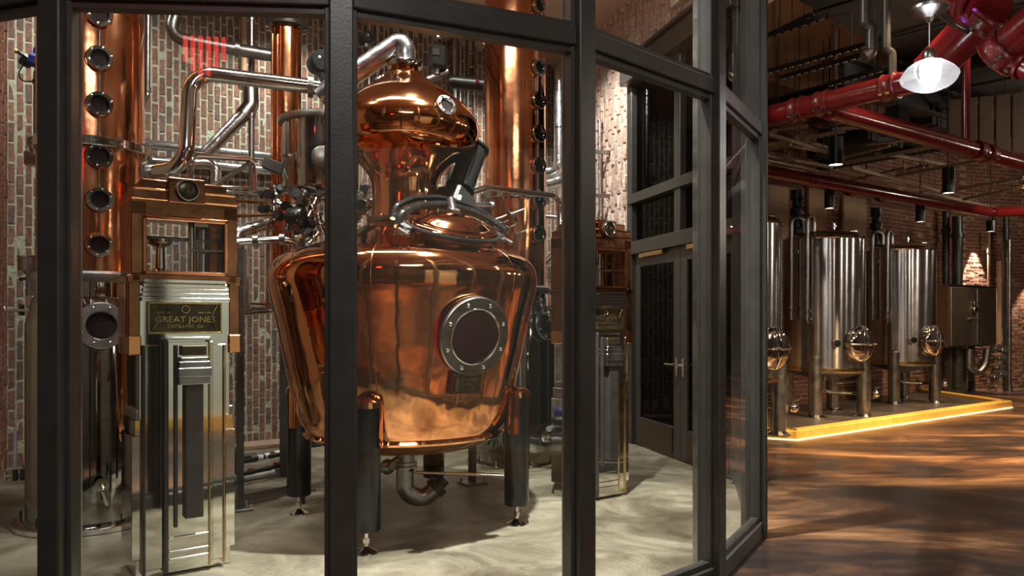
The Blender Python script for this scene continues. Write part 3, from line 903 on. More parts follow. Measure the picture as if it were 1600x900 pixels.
# clamp bow over the lid with hinge arms
bow = [Mo @ Vector(q) for q in ((-0.42, 0.06, 0.04), (-0.39, 0.14, 0.11), (-0.23, 0.24, 0.165), (0.0, 0.28, 0.19), (0.24, 0.24, 0.165), (0.40, 0.14, 0.12), (0.46, 0.02, 0.08))]
b = B(); b.tube(bow, 0.030, R=0.3, segs=10, n=5)
part('clamp_bow', b, POLBLK, man)
b = B(); b.tube([q + nm * 0.03 + ty * 0.09 for q in bow[:6]], 0.020, R=0.3, segs=10, n=5)
part('clamp_bow', b, POLBLK, man)
b = B()
b.cyl(Mo @ Vector((0.02, 0.10, 0.15)), Mo @ Vector((0.02, 0.22, 0.25)), 0.028)
b.box(Mo @ Vector((0.02, 0.12, 0.17)), (0.07, 0.07, 0.05), rot=Mo.to_3x3().normalized())
part('clamp_screw', b, STEEL_D, man)
for sgn in (-1, 1):
    b = B()
    for k in range(2):
        q = Mo @ Vector((sgn * (0.40 + 0.035 * k), -0.02 - 0.08 * k, 0.035))
        b.cyl(q - ty * 0.07, q + ty * 0.07, 0.014)
    b.box(Mo @ Vector((sgn * 0.39, 0.04, 0.045)), (0.05, 0.16, 0.05), rot=Mo.to_3x3().normalized(), bev=0.006)
    part('hinge_block', b, STEEL_D, man)
for a_ in (-0.5, 0.1, 0.55):
    b = B(); q = Mo @ Vector((0.50 + 0.02 * a_, a_ * 0.34, 0.06))
    b.cyl(q, q + nm * 0.06, 0.012); b.tube([q + nm * 0.06 - tx * 0.05, q + nm * 0.05, q + nm * 0.075 + tx * 0.05], 0.008)
    part('wing_nut', b, STEEL, man)

# small sight port on the onion head
aw = Matrix.Rotation(-UANG, 3, 'Z') @ (P(694, 183, 5.55) - PS)
a_ = math.atan2(aw.y, aw.x)
zc = 3.085
dd = Vector((math.cos(a_), math.sin(a_), 0.30)).normalized()
Mw = axm(Vector((0.535 * math.cos(a_), 0.535 * math.sin(a_), zc)), dd)
b = B(); b.lathe([(0.052, -0.05), (0.052, 0.02), (0.075, 0.022), (0.078, 0.045), (0.055, 0.048), (0.050, 0.03)], 32, Mw, caps=False)
sp = part('sight_port', b, STEEL_D, still)
b = B(); b.lathe([(0.0, 0.032), (0.052, 0.032)], 28, Mw, caps=False)
part('pane', b, DARKGLASS, sp)
for k in range(6):
    a = PI * k / 3
    b = B(); b.lathe([(0.008, 0), (0.008, 0.01), (0, 0.014)], 8, Mw @ Matrix.Translation((0.066 * math.cos(a), 0.066 * math.sin(a), 0.045)))
    part('acorn_nut', b, STEEL, sp)

# four black legs, copper skirts, levelling feet
for k, (sx, sy) in enumerate(((-1, -1), (1, -1), (1, 1), (-1, 1))):
    lx, ly = sx * 0.615, sy * 0.63
    out = Vector((sx, sy, 0)).normalized()
    b = B(); b.lathe([(0.088, 0.155), (0.094, 0.165), (0.094, 0.98), (0.05, 1.02)], 32, Matrix.Translation((lx, ly, 0)))
    leg = part('leg', b, LEGBLK, still)
    b = B()
    b.cyl((lx, ly, 0.03), (lx, ly, 0.16), 0.016); b.lathe([(0.024, 0.07), (0.024, 0.10)], 6, Matrix.Translation((lx, ly, 0)))
    b.lathe([(0.078, 0.0065), (0.075, 0.016), (0.04, 0.032), (0.018, 0.05), (0, 0.05)], 24, Matrix.Translation((lx, ly, 0)))
    part('levelling_foot', b, STEEL, leg, 'polished levelling foot')
    # skirt: copper half sleeve folded round the head of the leg
    b = B()
    rows = []
    for z, rr in ((0.70, 0.108), (0.80, 0.108), (0.97, 0.108), (1.01, 0.102), (1.035, 0.07), (1.045, 0.0)):
        row = []
        for q in range(17):
            a = math.atan2(sy, sx) + (q / 16 - 0.5) * PI * 1.25
            row.append(b.bm.verts.new((lx + rr * math.cos(a), ly + rr * math.sin(a), z)))
        rows.append(row)
    # the sleeve is open in front below, a hood above
    for i in range(len(rows) - 1):
        for q in range(16):
            if i < 2 and 3 <= q <= 12:
                continue
            b.bm.faces.new((rows[i][q], rows[i][q + 1], rows[i + 1][q + 1], rows[i + 1][q])).smooth = True
    bmesh.ops.remove_doubles(b.bm, verts=b.bm.verts, dist=0.0004)
    part('leg_hood', b, COPPER, still)

# bottom outlet and elbow
b = B(); b.cyl((0, -0.0, 0.55), (0, 0, 0.40), 0.075, segs=24)
b.lathe([(0.095, 0.40), (0.095, 0.42)], 28); b.lathe([(0.095, 0.43), (0.095, 0.45)], 28)
part('outlet_neck', b, STEEL_D, still, 'steel bottom outlet')
b = B()
eo = Matrix.Rotation(-UANG, 3, 'Z') @ Vector((0.24, 0.06, 0))
b.tube([Vector((0, 0, 0.41)), Vector((0, 0, 0.20)), Vector((eo.x * 0.6, eo.y * 0.6, 0.15)), Vector((eo.x, eo.y, 0.24))], 0.070, R=0.12, segs=20, n=8)
part('outlet_elbow', b, STEEL_D, still, 'steel outlet elbow')
b = B(); ed = Vector((eo.x * 0.4, eo.y * 0.4, 0.09)).normalized(); ee = Vector((eo.x, eo.y, 0.24))
b.cyl(ee - ed * 0.03, ee + ed * 0.03, 0.085, segs=22); b.cyl(ee + ed * 0.03, ee + ed * 0.09, 0.05, segs=16); b.tube([ee + ed * 0.06, ee + ed * 0.06 + Vector((0, 0, 0.11))], 0.014)
part('outlet_valve', b, BLACKM, still, 'black outlet valve')
b = B(); b.ball((-0.16, -0.02, 0.43), 0.06); b.tube([(-0.07, 0, 0.47), (-0.16, -0.02, 0.43), (-0.34, 0.03, 0.42)], 0.028); b.cyl((-0.16, -0.02, 0.43), (-0.16, -0.12, 0.45), 0.03)
part('steam_inlet', b, STEEL_D, still)
b = B(); b.tube([Vector((0.0, -0.12, 0.40)), Vector((0.02, -0.1, 0.38)), Vector((0.60, -0.55, 0.36))], 0.013)
b.ball((0.60, -0.55, 0.36), 0.028)
part('drain_rod', b, STEEL, still)
# agitator motor behind the manway
mq = [to_local(P(742, 232, 6.15)), to_local(P(718, 296, 6.0)), to_local(P(704, 330, 5.93))]
b = B(); b.cyl(mq[1], mq[0], 0.105, segs=28)
for t in (0.0, 0.98):
    q = mq[1].lerp(mq[0], t); b.cyl(q, q + (mq[0] - mq[1]).normalized() * 0.02, 0.118, segs=28)
ag = part('agitator_motor', b, POLBLK, still, 'black agitator motor behind the manway')
b = B(); r3 = (mq[0] - mq[1]).to_track_quat('Z', 'Y').to_matrix()
b.box(mq[1].lerp(mq[2], 0.55), (0.24, 0.24, 0.16), rot=r3, bev=0.02)
part('gearbox', b, BLACKP, ag)
b = B(); qf = mq[1].lerp(mq[2], 0.55) + (Matrix.Rotation(-UANG, 3, 'Z') @ Vector((0.02, -0.135, 0.0)))
b.box(qf, (0.085, 0.02, 0.05), rot=r3)
part('rating_plate', b, WHITEP, ag, 'small pale rating plate')
b = B(); b.cyl(mq[2] - Z3 * 0.14, mq[2] + Z3 * 0.02, 0.09, segs=20)
part('motor_flange', b, STEEL_D, ag)
# ------------------------------------------------------------------ distillation columns (two alike)
def sight_glass(parent, p, d, R=0.088, dark=DARKGLASS, name='sight_glass', nb=6):
    M = axm(p, d)
    b = B(); b.lathe([(R * 0.72, -0.06), (R * 0.72, 0.02), (R, 0.022), (R * 1.03, 0.028), (R * 1.03, 0.045), (R, 0.05), (R * 0.70, 0.05), (R * 0.66, 0.035)], 28, M, caps=False)
    s = part(name, b, STEEL, parent)
    b = B(); b.lathe([(0.0, 0.036), (R * 0.68, 0.036)], 24, M, caps=False)
    part('pane', b, dark, s)
    for k in range(nb):
        a = 2 * PI * k / nb + 0.3
        b = B(); b.lathe([(R * 0.10, 0), (R * 0.10, 0.008), (0, 0.012)], 6, M @ Matrix.Translation((R * 0.86 * math.cos(a), R * 0.86 * math.sin(a), 0.048)))
        part('nut', b, STEEL, s)
    return s

def column(loc, r, rb, face, sights, label, zneck=1.86, zflange=2.86, pot_top=1.70):
    """face = world direction the sights look in; sights = heights"""
    root = empty('distillation_column', loc, math.atan2(face.y, face.x), label, 'column', 'copper distillation columns')
    b = B(); b.lathe([(r, zneck + 0.05), (r, 5.55)], 56, caps=False); part('copper_shell', b, COPPER_T, root, ang=60)
    for z in (zflange, 4.62):
        b = B(); b.lathe([(r, z - 0.035), (r + 0.055, z - 0.033), (r + 0.06, z - 0.028), (r + 0.06, z - 0.004), (r + 0.055, z), (r + 0.06, z + 0.004), (r + 0.06, z + 0.028), (r + 0.055, z + 0.033), (r, z + 0.035)], 56, caps=False)
        fl = part('flange', b, STEEL, root, 'polished flange pair')
        for k in range(20):
            a = 2 * PI * k / 20
            b = B(); b.cyl(((r + 0.035) * math.cos(a), (r + 0.035) * math.sin(a), z - 0.055), ((r + 0.035) * math.cos(a), (r + 0.035) * math.sin(a), z + 0.055), 0.009, segs=6)
            part('flange_bolt', b, STEEL_D, fl)
    b = B(); b.lathe([(r - 0.01, zneck - 0.03), (r + 0.05, zneck - 0.03), (r + 0.055, zneck - 0.01), (r + 0.055, zneck + 0.03), (r + 0.03, zneck + 0.05), (r - 0.01, zneck + 0.05)], 56, caps=False)
    part('neck_ring', b, STEEL_D, root)
    b = B(); b.lathe([(r + 0.01, zneck - 0.03), (r + 0.01, pot_top)], 56, caps=False); part('collar', b, STEEL_M, root, 'mirror polished collar')
    b = B(); b.lathe([(r + 0.02, pot_top + 0.02), (r + 0.03, pot_top), (rb - 0.02, pot_top - 0.12), (rb, pot_top - 0.18), (rb, 0.05)], 64, caps=False)
    part('base_pot', b, BASEPOT, root, 'mirror polished steel base pot, dark reflections put into its colour', ang=50)
    b = B(); b.lathe([(rb, 0.007), (rb + 0.085, 0.007), (rb + 0.09, 0.012), (rb + 0.09, 0.045), (rb + 0.08, 0.052), (rb, 0.055)], 64, caps=False)
    ft = part('foot_ring', b, STEEL, root)
    for k in range(8):
        a = 2 * PI * (k + 0.5) / 8
        b = B(); b.cyl(((rb + 0.05) * math.cos(a), (rb + 0.05) * math.sin(a), 0.05), ((rb + 0.05) * math.cos(a), (rb + 0.05) * math.sin(a), 0.10), 0.012, segs=6)
        part('anchor_bolt', b, BLACKM, ft)
    for z in sights:
        sight_glass(root, (r - 0.0, 0, z), (1, 0, 0))
        b = B(); b.lathe([(0.100, -0.04), (0.092, 0.012)], 24, axm((r, 0, z), (1, 0, 0)), caps=False); part('sight_collar', b, COPPER_T, root)
    # level gauge rods between the sights and the big bolted port of the pot
    b = B(); b.cyl((r + 0.012, 0, sights[-1] + 0.1), (r + 0.012, 0, sights[0] - 0.1), 0.006, segs=8); part('tie_rod', b, STEEL_D, root)
    M = axm((rb - 0.02, 0.0, 1.50), (1, 0, 0.12))
    b = B(); b.lathe([(0.10, -0.1), (0.10, 0.05), (0.165, 0.05), (0.17, 0.056), (0.17, 0.075), (0.165, 0.08), (0.105, 0.08), (0.098, 0.07)], 44, M, caps=False)
    pp = part('pot_port', b, STEEL_D, root, 'bolted sight port of the base pot')
    b = B(); b.lathe([(0, 0.066), (0.10, 0.066)], 36, M, caps=False); part('pane', b, DARKGLASS, pp)
    for k in range(8):
        a = 2 * PI * (k + 0.5) / 8
        b = B(); b.lathe([(0.012, 0), (0.012, 0.008), (0, 0.018)], 8, M @ Matrix.Translation((0.138 * math.cos(a), 0.138 * math.sin(a), 0.08)))
        part('acorn_nut', b, STEEL, pp)
    b = B(); b.cyl((rb - 0.02, 0.0, 0.36), (rb + 0.09, 0.0, 0.36), 0.03, segs=18); b.cyl((rb + 0.06, 0, 0.36), (rb + 0.08, 0, 0.36), 0.05, segs=18)
    b.tube([(rb + 0.08, 0, 0.36), (rb + 0.12, 0, 0.34), (rb + 0.12, 0.03, 0.22)], 0.018)
    part('drain_cock', b, STEEL, root)
    return root

CL = Vector(((143 - 800) / F * 5.95, 5.95, 0))
CR = Vector(((805 - 800) / F * 8.3, 8.3, 0))
def zat(py, Y): return EYE + (500 - py) / F * Y
fl = Vector((-CL.x, -CL.y, 0)).normalized(); fl = (fl + Vector((0.16, 0, 0))).normalized()
sl = [zat(y, 5.6) for y in (382, 311, 242, 161, 89, 20)] + [4.25, 4.58, 4.95]
column(CL, 0.37, 0.44, fl, sl, 'copper column with round sights on a mirror steel pot, beside the engraved spirit safe')
fr_ = (Vector((-CR.x, -CR.y, 0)).normalized() + Vector((0.95, 0, 0))).normalized()
sr = [zat(y, 8.05) for y in (366, 314, 259, 209, 157, 106, 10)] + [5.25]
column(CR, 0.33, 0.44, fr_, sr, 'copper column rising behind the right shoulder of the pot still')

# slender copper condenser behind, against the wall
YC = 7.6
cc = Vector(((447 - 800) / F * YC, YC, 0))
rc = 23 / F * YC
cond = empty('copper_condenser', cc, 0, 'slender capped copper tube behind the steel drum', 'condenser')
b = B(); b.lathe([(rc, 2.0), (rc, zat(42, YC))], 40, caps=True); part('copper_shell', b, COPPER_T, cond, ang=60)
zt = zat(38, YC)
b = B(); b.lathe([(rc, zt - 0.05), (rc + 0.06, zt - 0.045), (rc + 0.065, zt - 0.01), (rc + 0.06, zt + 0.02), (0.11, zt + 0.035), (0.09, zt + 0.09), (0.0, zt + 0.09)], 40, caps=False)
cap = part('top_flange', b, BLACKM, cond, 'dark bolted top flange')
for k in range(12):
    a = 2 * PI * k / 12
    b = B(); b.cyl(((rc + 0.035) * math.cos(a), (rc + 0.035) * math.sin(a), zt - 0.06), ((rc + 0.035) * math.cos(a), (rc + 0.035) * math.sin(a), zt + 0.04), 0.012, segs=6)
    part('flange_bolt', b, STEEL, cap)
b = B(); b.tube([(-0.09, -rc - 0.0, zt - 0.15), (-0.09, -rc - 0.012, 2.6)], 0.010); b.tube([(-0.04, -rc - 0.0, zt - 0.15), (-0.04, -rc - 0.015, 2.6)], 0.009)
part('copper_capillary', b, COPPER_T, cond)
b = B(); b.box((0.0, 0.0, zat(330, YC) * 0.5), (0.10, 0.10, zat(330, YC)), bev=0.004); part('support_post', b, BLACKM, cond)

# steel drum (reflux condenser) in front of it
YD = 6.7
dc = Vector(((503 - 800) / F * YD, YD, 0)); rd = 60 / F * YD
drum = empty('reflux_drum', dc, 0, 'polished steel drum with a rimmed lid behind the mullion', 'drum')
z0, z1 = zat(302, YD), zat(194, YD)
b = B(); b.lathe([(rd * 0.6, z0 - 0.08), (rd - 0.02, z0), (rd, z0 + 0.03), (rd, z1)], 56); part('drum_shell', b, STEEL, drum, ang=50)
b = B(); b.lathe([(rd, z1 - 0.02), (rd + 0.03, z1 - 0.018), (rd + 0.035, z1), (rd + 0.03, z1 + 0.03), (rd, z1 + 0.04), (rd * 0.5, z1 + 0.09), (0, z1 + 0.10)], 56, caps=False); lidp = part('lid', b, STEEL_D, drum)
for k in range(16):
    a = 2 * PI * k / 16
    b = B(); b.cyl(((rd + 0.012) * math.cos(a), (rd + 0.012) * math.sin(a), z1 - 0.035), ((rd + 0.012) * math.cos(a), (rd + 0.012) * math.sin(a), z1 + 0.045), 0.010, segs=6)
    part('lid_bolt', b, STEEL, lidp)
b = B(); b.lathe([(0.09, -0.06), (0.09, 0.04), (0.06, 0.05), (0, 0.05)], 32, axm(Vector((math.sin(0.25) * rd, -math.cos(0.25) * rd, (z0 + z1) / 2 - 0.06)), (math.sin(0.25), -math.cos(0.25), 0)))
part('side_port', b, STEEL_D, drum)
b = B(); b.box((-rd - 0.06, -0.02, (z0 + z1) / 2 - 0.08), (0.20, 0.16, 0.10), rot=Matrix.Rotation(0.4, 3, 'Y'), bev=0.01); part('bracket', b, BLACKM, drum)
for ang in (0.4, 2.6, 4.3):
    b = B(); b.cyl((rd * 0.8 * math.cos(ang), rd * 0.8 * math.sin(ang), 0.007), (rd * 0.8 * math.cos(ang), rd * 0.8 * math.sin(ang), z0 + 0.05), 0.028)
    part('leg', b, BLACKM, drum)

# ------------------------------------------------------------------ spirit safes (two alike)
def safe(loc, label):
    """local: x along the face, -y towards the viewer, z up; 0.60 wide"""
    r = empty('spirit_safe', loc, UANG, label, 'spirit safe', 'stepped steel and copper spirit safes')
    def bx(name, x0, x1, y0, y1, z0, z1, mat, parent=None, label=None, bev=0.004):
        b = B(); b.box(((x0 + x1) / 2, (y0 + y1) / 2, (z0 + z1) / 2), (x1 - x0, y1 - y0, z1 - z0), bev=bev)
        return part(name, b, mat, parent or r, label)
    bx('plinth', -0.275, 0.275, -0.17, 0.17, 0.0065, 0.12, STEEL_M)
    bx('base_tier', -0.30, 0.30, -0.18, 0.18, 0.12, 0.86, STEEL_M)
    bx('middle_tier', -0.285, 0.285, -0.185, 0.175, 0.86, 0.955, STEEL_M)
    bx('body', -0.262, 0.262, -0.195, 0.17, 0.955, 1.76, STEEL_M)
    for s in (-1, 1):
        bx('side_step', s * 0.268 - 0.014, s * 0.268 + 0.014, -0.188, 0.16, 0.955, 1.01, STEEL_D)
    # upright facets of the lower front: stepped pilasters
    bx('pilaster', -0.235, -0.135, -0.215, -0.17, 0.06, 1.40, STEEL_M)
    bx('pilaster', -0.110, 0.150, -0.232, -0.17, 0.03, 1.42, STEEL_M)
    bx('pilaster', 0.150, 0.235, -0.212, -0.17, 0.06, 1.40, STEEL_M)
    bx('pilaster_edge', -0.134, -0.112, -0.247, -0.17, 0.03, 1.44, BLACKM)
    bx('pilaster_edge', -0.078, -0.056, -0.247, -0.17, 0.30, 1.40, BLACKM)
    bx('pilaster_edge', 0.122, 0.136, -0.240, -0.17, 0.03, 1.44, BRASS)
    bx('pilaster_edge', 0.214, 0.226, -0.226, -0.17, 0.03, 1.40, BRASS)
    bx('pilaster_edge', -0.248, -0.230, -0.228, -0.17, 0.03, 1.40, BLACKM)
    bx('pilaster_cap', -0.128, 0.132, -0.246, -0.17, 1.43, 1.448, STEEL)
    bx('column_shaft', -0.02, 0.085, -0.275, -0.20, 0.35, 1.16, BLACKM, None, 'dark polished pilaster shaft')
    for k, (x, z0, z1, d) in enumerate(((0.092, 1.16, 1.205, 0.288), (0.096, 1.205, 1.262, 0.296), (0.090, 1.262, 1.30, 0.288), (0.080, 1.30, 1.325, 0.28))):
        bx('capital', 0.032 - x, 0.032 + x, -d, -0.20, z0, z1, STEEL_D)
    bx('capital_plaque', -0.04, 0.104, -0.272, -0.2, 1.335, 1.395, BRASS_D, None, 'small dark brass plaque')
    for z in (0.11, 0.155, 0.24):
        bx('foot_step', -0.105, 0.125, -0.238, -0.17, z - 0.006, z + 0.006, STEEL)
    # engraved plate
    pl = bx('name_plate', -0.215, 0.205, -0.214, -0.18, 1.47, 1.655, BRASS_D, None, 'dark brass plate engraved with lettering in a gold border', 0.003)
    for x0, x1, z0, z1 in ((-0.217, 0.207, 1.648, 1.658), (-0.217, 0.207, 1.467, 1.477), (-0.217, -0.207, 1.47, 1.655), (0.197, 0.207, 1.47, 1.655)):
        bx('plate_border', x0, x1, -0.221, -0.20, z0, z1, BRASS, pl, None, 0.0015)
    Tm = Matrix(((1, 0, 0, 0), (0, 0, -1, -0.2145), (0, 1, 0, 0), (0, 0, 0, 1)))
    for t, sz, dx, zz, wd in (('GREAT JONES', 0.05, -0.005, 1.552, 0.345), ('EST\u2019D   NYC', 0.018, -0.12, 1.594, 0.075), ('EST. 2021' if False else 'NEW YORK', 0.018, 0.105, 1.594, 0.075), ('DISTILLING  Co', 0.026, -0.005, 1.512, 0.20)):
        text_mesh(t, sz, Tm @ Matrix.Translation((dx, zz, 0.0)), BRASS, 'lettering', pl, 0.002, width=wd)
    b = B(); b.ring(0.022, 0.004, Matrix.Translation((-0.005, -0.217, 1.615)) @ Matrix.Rotation(PI / 2, 4, 'X'), 20, 6)
    b.tube([(-0.015, -0.217, 1.625), (-0.005, -0.217, 1.607), (0.012, -0.217, 1.63)], 0.003, segs=6)
    part('crest', b, BRASS, pl)
    for s in (-1, 1):
        b = B(); c0 = -0.005 + s * 0.185
        b.tube([(c0, -0.217, 1.638), (c0 - s * 0.02, -0.217, 1.60), (c0 - s * 0.035, -0.217, 1.562), (c0 - s * 0.02, -0.217, 1.525), (c0, -0.217, 1.488)], 0.0035, R=0.03, segs=6)
        part('scroll', b, BRASS, pl)
    # louvre steps under the window
    for k in range(5):
        bx('louvre_step', -0.255 + 0.004 * k, 0.255 - 0.004 * k, -0.235 + 0.006 * k, -0.16, 1.662 + 0.028 * k, 1.686 + 0.028 * k, STEEL)
    # copper shoulders
    for s in (-1, 1):
        x = s * 0.288
        b = B(); b.box((x, -0.02, 1.575), (0.066, 0.36, 0.46), bev=0.006)
        sh = part('shoulder', b, COPPER_B, r, 'copper side shoulder')
        b = B(); b.box((x, -0.03, 1.40), (0.072, 0.37, 0.115), bev=0.006); part('shoulder_foot', b, COPPER, sh)
        b = B(); b.box((x + s * 0.004, -0.02, 1.80), (0.078, 0.37, 0.05), rot=Matrix.Rotation(s * 0.25, 3, 'Y'), bev=0.006); part('shoulder_top', b, COPPER_B, sh)
        bx('side_rib', x + s * 0.026, x + s * 0.040, -0.15, -0.11, 1.36, 1.78, COPPER, sh)
    # window box of copper
    zb, zt = 1.80, 2.255
    bx('window_sill', -0.302, 0.302, -0.205, 0.18, 1.775, 1.825, COPPER_B)
    for x0, x1 in ((-0.305, -0.222), (0.222, 0.305)):
        bx('window_stile', x0, x1, -0.205, 0.18, zb + 0.025, zt, COPPER_B)
    bx('window_head', -0.305, 0.305, -0.205, 0.18, zt - 0.08, zt + 0.02, COPPER_B)
    for x0, x1, z0, z1 in ((-0.245, 0.245, zt - 0.105, zt - 0.08), (-0.245, 0.245, 1.825, 1.845), (-0.245, -0.222, 1.825, zt - 0.08), (0.222, 0.245, 1.825, zt - 0.08)):
        bx('inner_frame', x0, x1, -0.222, -0.195, z0, z1, COPPER_T)
    b = B(); v = [b.bm.verts.new(q) for q in ((-0.222, -0.19, 1.845), (0.222, -0.19, 1.845), (0.222, -0.19, zt - 0.1), (-0.222, -0.19, zt - 0.1))]; b.bm.faces.new(v); part('glass_pane', b, GLASS, r)
    b = B(); v = [b.bm.verts.new(q) for q in ((-0.222, 0.17, 1.845), (0.222, 0.17, 1.845), (0.222, 0.17, zt - 0.1), (-0.222, 0.17, zt - 0.1))]; b.bm.faces.new(v); part('glass_pane', b, GLASS, r)
    # instruments inside: hydrometer jar, steel overflow, bowl rail
    bx('tray', -0.222, 0.222, -0.15, 0.15, 1.825, 1.84, STEEL)
    b = B(); b.lathe([(0.062, 1.84), (0.066, 1.85), (0.03, 1.87), (0.026, 2.0), (0.066, 2.02), (0.07, 2.035), (0.07, 2.05)], 24, Matrix.Translation((-0.11, -0.02, 0))); part('parrot_cup', b, STEEL, r, ang=50)
    b = B(); b.lathe([(0.045, 1.84), (0.045, 2.07)], 24, Matrix.Translation((0.0, 0.03, 0)), caps=False); part('hydrometer_jar', b, TUBEGLASS, r)
    b = B(); b.cyl((0.065, -0.05, 1.84), (0.065, -0.05, 2.17), 0.02); part('spirit_pipe', b, STEEL, r)
    b = B(); b.lathe([(0.05, 1.84), (0.05, 2.15)], 24, Matrix.Translation((0.15, 0.04, 0))); part('sample_cylinder', b, STEEL_B, r)
    b = B(); b.tube([(-0.222, 0.0, 2.06), (0.222, 0.0, 2.06)], 0.012); b.tube([(0.05, -0.06, 1.99), (0.22, -0.06, 1.99)], 0.012); part('cross_pipe', b, STEEL_D, r)
    # crown
    bx('crown_tier', -0.300, 0.300, -0.20, 0.17, zt + 0.02, zt + 0.078, COPPER_B)
    bx('crown_lip', -0.306, 0.306, -0.215, 0.17, zt + 0.012, zt + 0.024, COPPER)
    bx('crown_tier', -0.245, 0.245, -0.19, 0.16, zt + 0.078, zt + 0.138, COPPER_B)
    bx('crown_lip', -0.29, 0.29, -0.21, 0.16, zt + 0.070, zt + 0.082, COPPER)
    bx('crown_block', -0.105, 0.105, -0.232, 0.15, zt + 0.005, zt + 0.155, COPPER_B)
    b = B(); b.lathe([(0.0, 0.02), (0.045, 0.02), (0.052, 0.016), (0.058, 0.03), (0.066, 0.03), (0.07, 0.0)], 36, Matrix.Translation((0.0, -0.232, zt + 0.08)) @ Matrix.Rotation(PI / 2, 4, 'X'), caps=False)
    md = part('medallion', b, BRASS_D, r, 'round dark medallion with a monogram')
    b = B(); b.ring(0.06, 0.005, Matrix.Translation((0.0, -0.262, zt + 0.08)) @ Matrix.Rotation(PI / 2, 4, 'X'), 32, 6); part('medallion_ring', b, STEEL, md)
    b = B(); b.tube([(-0.02, -0.256, zt + 0.095), (0.0, -0.256, zt + 0.06), (0.02, -0.256, zt + 0.1)], 0.005, segs=6); b.tube([(-0.012, -0.256, zt + 0.11), (0.022, -0.256, zt + 0.065)], 0.004, segs=6); part('monogram', b, STEEL, md)
    return r
S1 = P(279, 893, 4.86); S1.z = 0
S2 = P(922, 780, 6.82); S2.z = 0
sf = safe(S1, 'polished steel and copper spirit safe before the left column, brass name plate facing the glass')
dup(sf, S2, UANG, 'dark stepped spirit safe half hidden by a mullion, near the rough brick corner')

# ------------------------------------------------------------------ pipework of the still house
def pipe(name, pts, r, mat, label, cat='pipe', group=None, R=None, joints=(), jmat=None, jr=1.35, segs=14, jname='clamp', jw=0.02):
    b = B(); b.tube(pts, r, R=R, segs=segs)
    o = solo(name, b, mat, label, cat, group, ang=50)
    for q, d in joints:
        d = Vector(d).normalized()
        b = B(); b.cyl(Vector(q) - d * jw, Vector(q) + d * jw, r * jr, segs=16)
        wpart(jname, b, jmat or mat, o)
    return o

# vapour line on to the left column
va = [P(500, 137, 6.05), P(298, 112, 5.85), P(290, 262, 5.75), P(225, 270, 5.85)]
pipe('vapour_pipe', va, 0.058, STEEL, 'polished steel vapour pipe bending down to the left column', R=0.17, segs=22,
     joints=((P(486, 135.5, 6.04), va[0] - va[1]), (P(236, 269, 5.83), va[3] - va[2])), jmat=STEEL_D, jr=1.5)
pipe('steel_pipe', [P(285, -20, 7.4), P(264, 58, 7.3), P(372, 78, 7.5), P(432, 88, 7.6)], 0.062, STEEL_D, 'dull steel pipe kinked across the brick above the vapour pipe', R=0.12, segs=18,
     joints=((P(371, 77, 7.5), P(372, 78, 7.5) - P(264, 58, 7.3)),))
pipe('steel_pipe', [P(231, -30, 6.7), P(230, 150, 6.7), P(222, 165, 6.6)], 0.024, STEEL_D, 'thin upright steel pipe close behind the left column', joints=((P(231, 20, 6.7), (0, 0, 1)), (P(230, 140, 6.7), (0, 0, 1))))
pipe('conduit', [W(381, -20, 0.06), W(381, 130, 0.06)], 0.036, TAN, 'tan painted upright conduit on the brick wall', cat='conduit')
pipe('steel_pipe', [P(393, -20, 7.7), P(393, 300, 7.7)], 0.030, STEEL_D, 'grey upright pipe beside the copper condenser', joints=((P(393, 30, 7.7), (0, 0, 1)), (P(393, 180, 7.7), (0, 0, 1))))
for k, (ya, yb, lab) in enumerate(((221, 243, 'upper clad pipe of the pair crossing the brick wall'), (246, 264, 'lower clad pipe of the pair crossing the brick wall'))):
    a, c = W(190, ya, 0.16 + 0.02 * k), W(560, yb + 16, 0.16 + 0.02 * k)
    pipe('clad_pipe', [a, c], 0.056, CLAD, lab, group='metal clad pipes along the back wall', joints=[(a.lerp(c, t), c - a) for t in (0.09, 0.27, 0.46, 0.62, 0.8)], jr=1.05, jw=0.008, jmat=STEEL_D)
a, c = P(322, 240, 7.6), P(388, 172, 7.7)
pipe('clad_duct', [a, c], 0.068, CLAD, 'slanting metal clad duct running up to a rusty elbow', cat='duct', segs=18, joints=((a.lerp(c, 0.05), c - a), (a.lerp(c, 0.75), c - a)), jr=1.08, jw=0.02)
pipe('duct_elbow', [P(380, 180, 7.68), P(392, 165, 7.72), P(391, 128, 7.75)], 0.078, STEEL_D, 'dull grey elbow at the head of the slanting duct', cat='elbow', R=0.1, segs=18)
pipe('steel_pipe', [P(297, 300, 6.2), P(298, 243, 6.2), P(396, 249, 7.2), P(398, 300, 7.2)], 0.026, STEEL, 'bright steel pipe arching above the spirit safe', R=0.1, segs=16)
pipe('strut', [P(318, 300, 6.6), P(398, 250, 7.2)], 0.022, STEEL_D, 'slanting steel strut above the spirit safe', cat='strut')
pipe('clad_elbow', [P(305, 256, 7.9), P(338, 256, 7.9), P(338, 330, 7.9)], 0.052, CLAD, 'clad elbow turning down behind the safe crown', cat='elbow', R=0.09, segs=18, joints=((P(323, 256, 7.9), (1, 0, 0)), (P(338, 285, 7.9), (0, 0, 1))), jr=1.07)
for k, (ya, yb, x1) in enumerate(((284, 297, 440), (290, 304, 430))):
    pipe('rail_pipe', [P(205, ya, 7.0), P(x1, yb, 7.3)], 0.017, STEEL, ['higher of two thin rails above the safe', 'lower of two thin rails above the safe'][k], group='thin steel rails',
         joints=[(P(x, ya + (yb - ya) * (x - 205) / (x1 - 205), 7.0 + 0.3 * (x - 205) / (x1 - 205)), (1, 0, 0)) for x in (245, 285, 345, 385)], jr=1.7)
pipe('copper_tube', [P(345, 313, 6.4), P(425, 318, 6.8)], 0.012, COPPER_T, 'thin copper tube above the clad elbow', cat='tube')
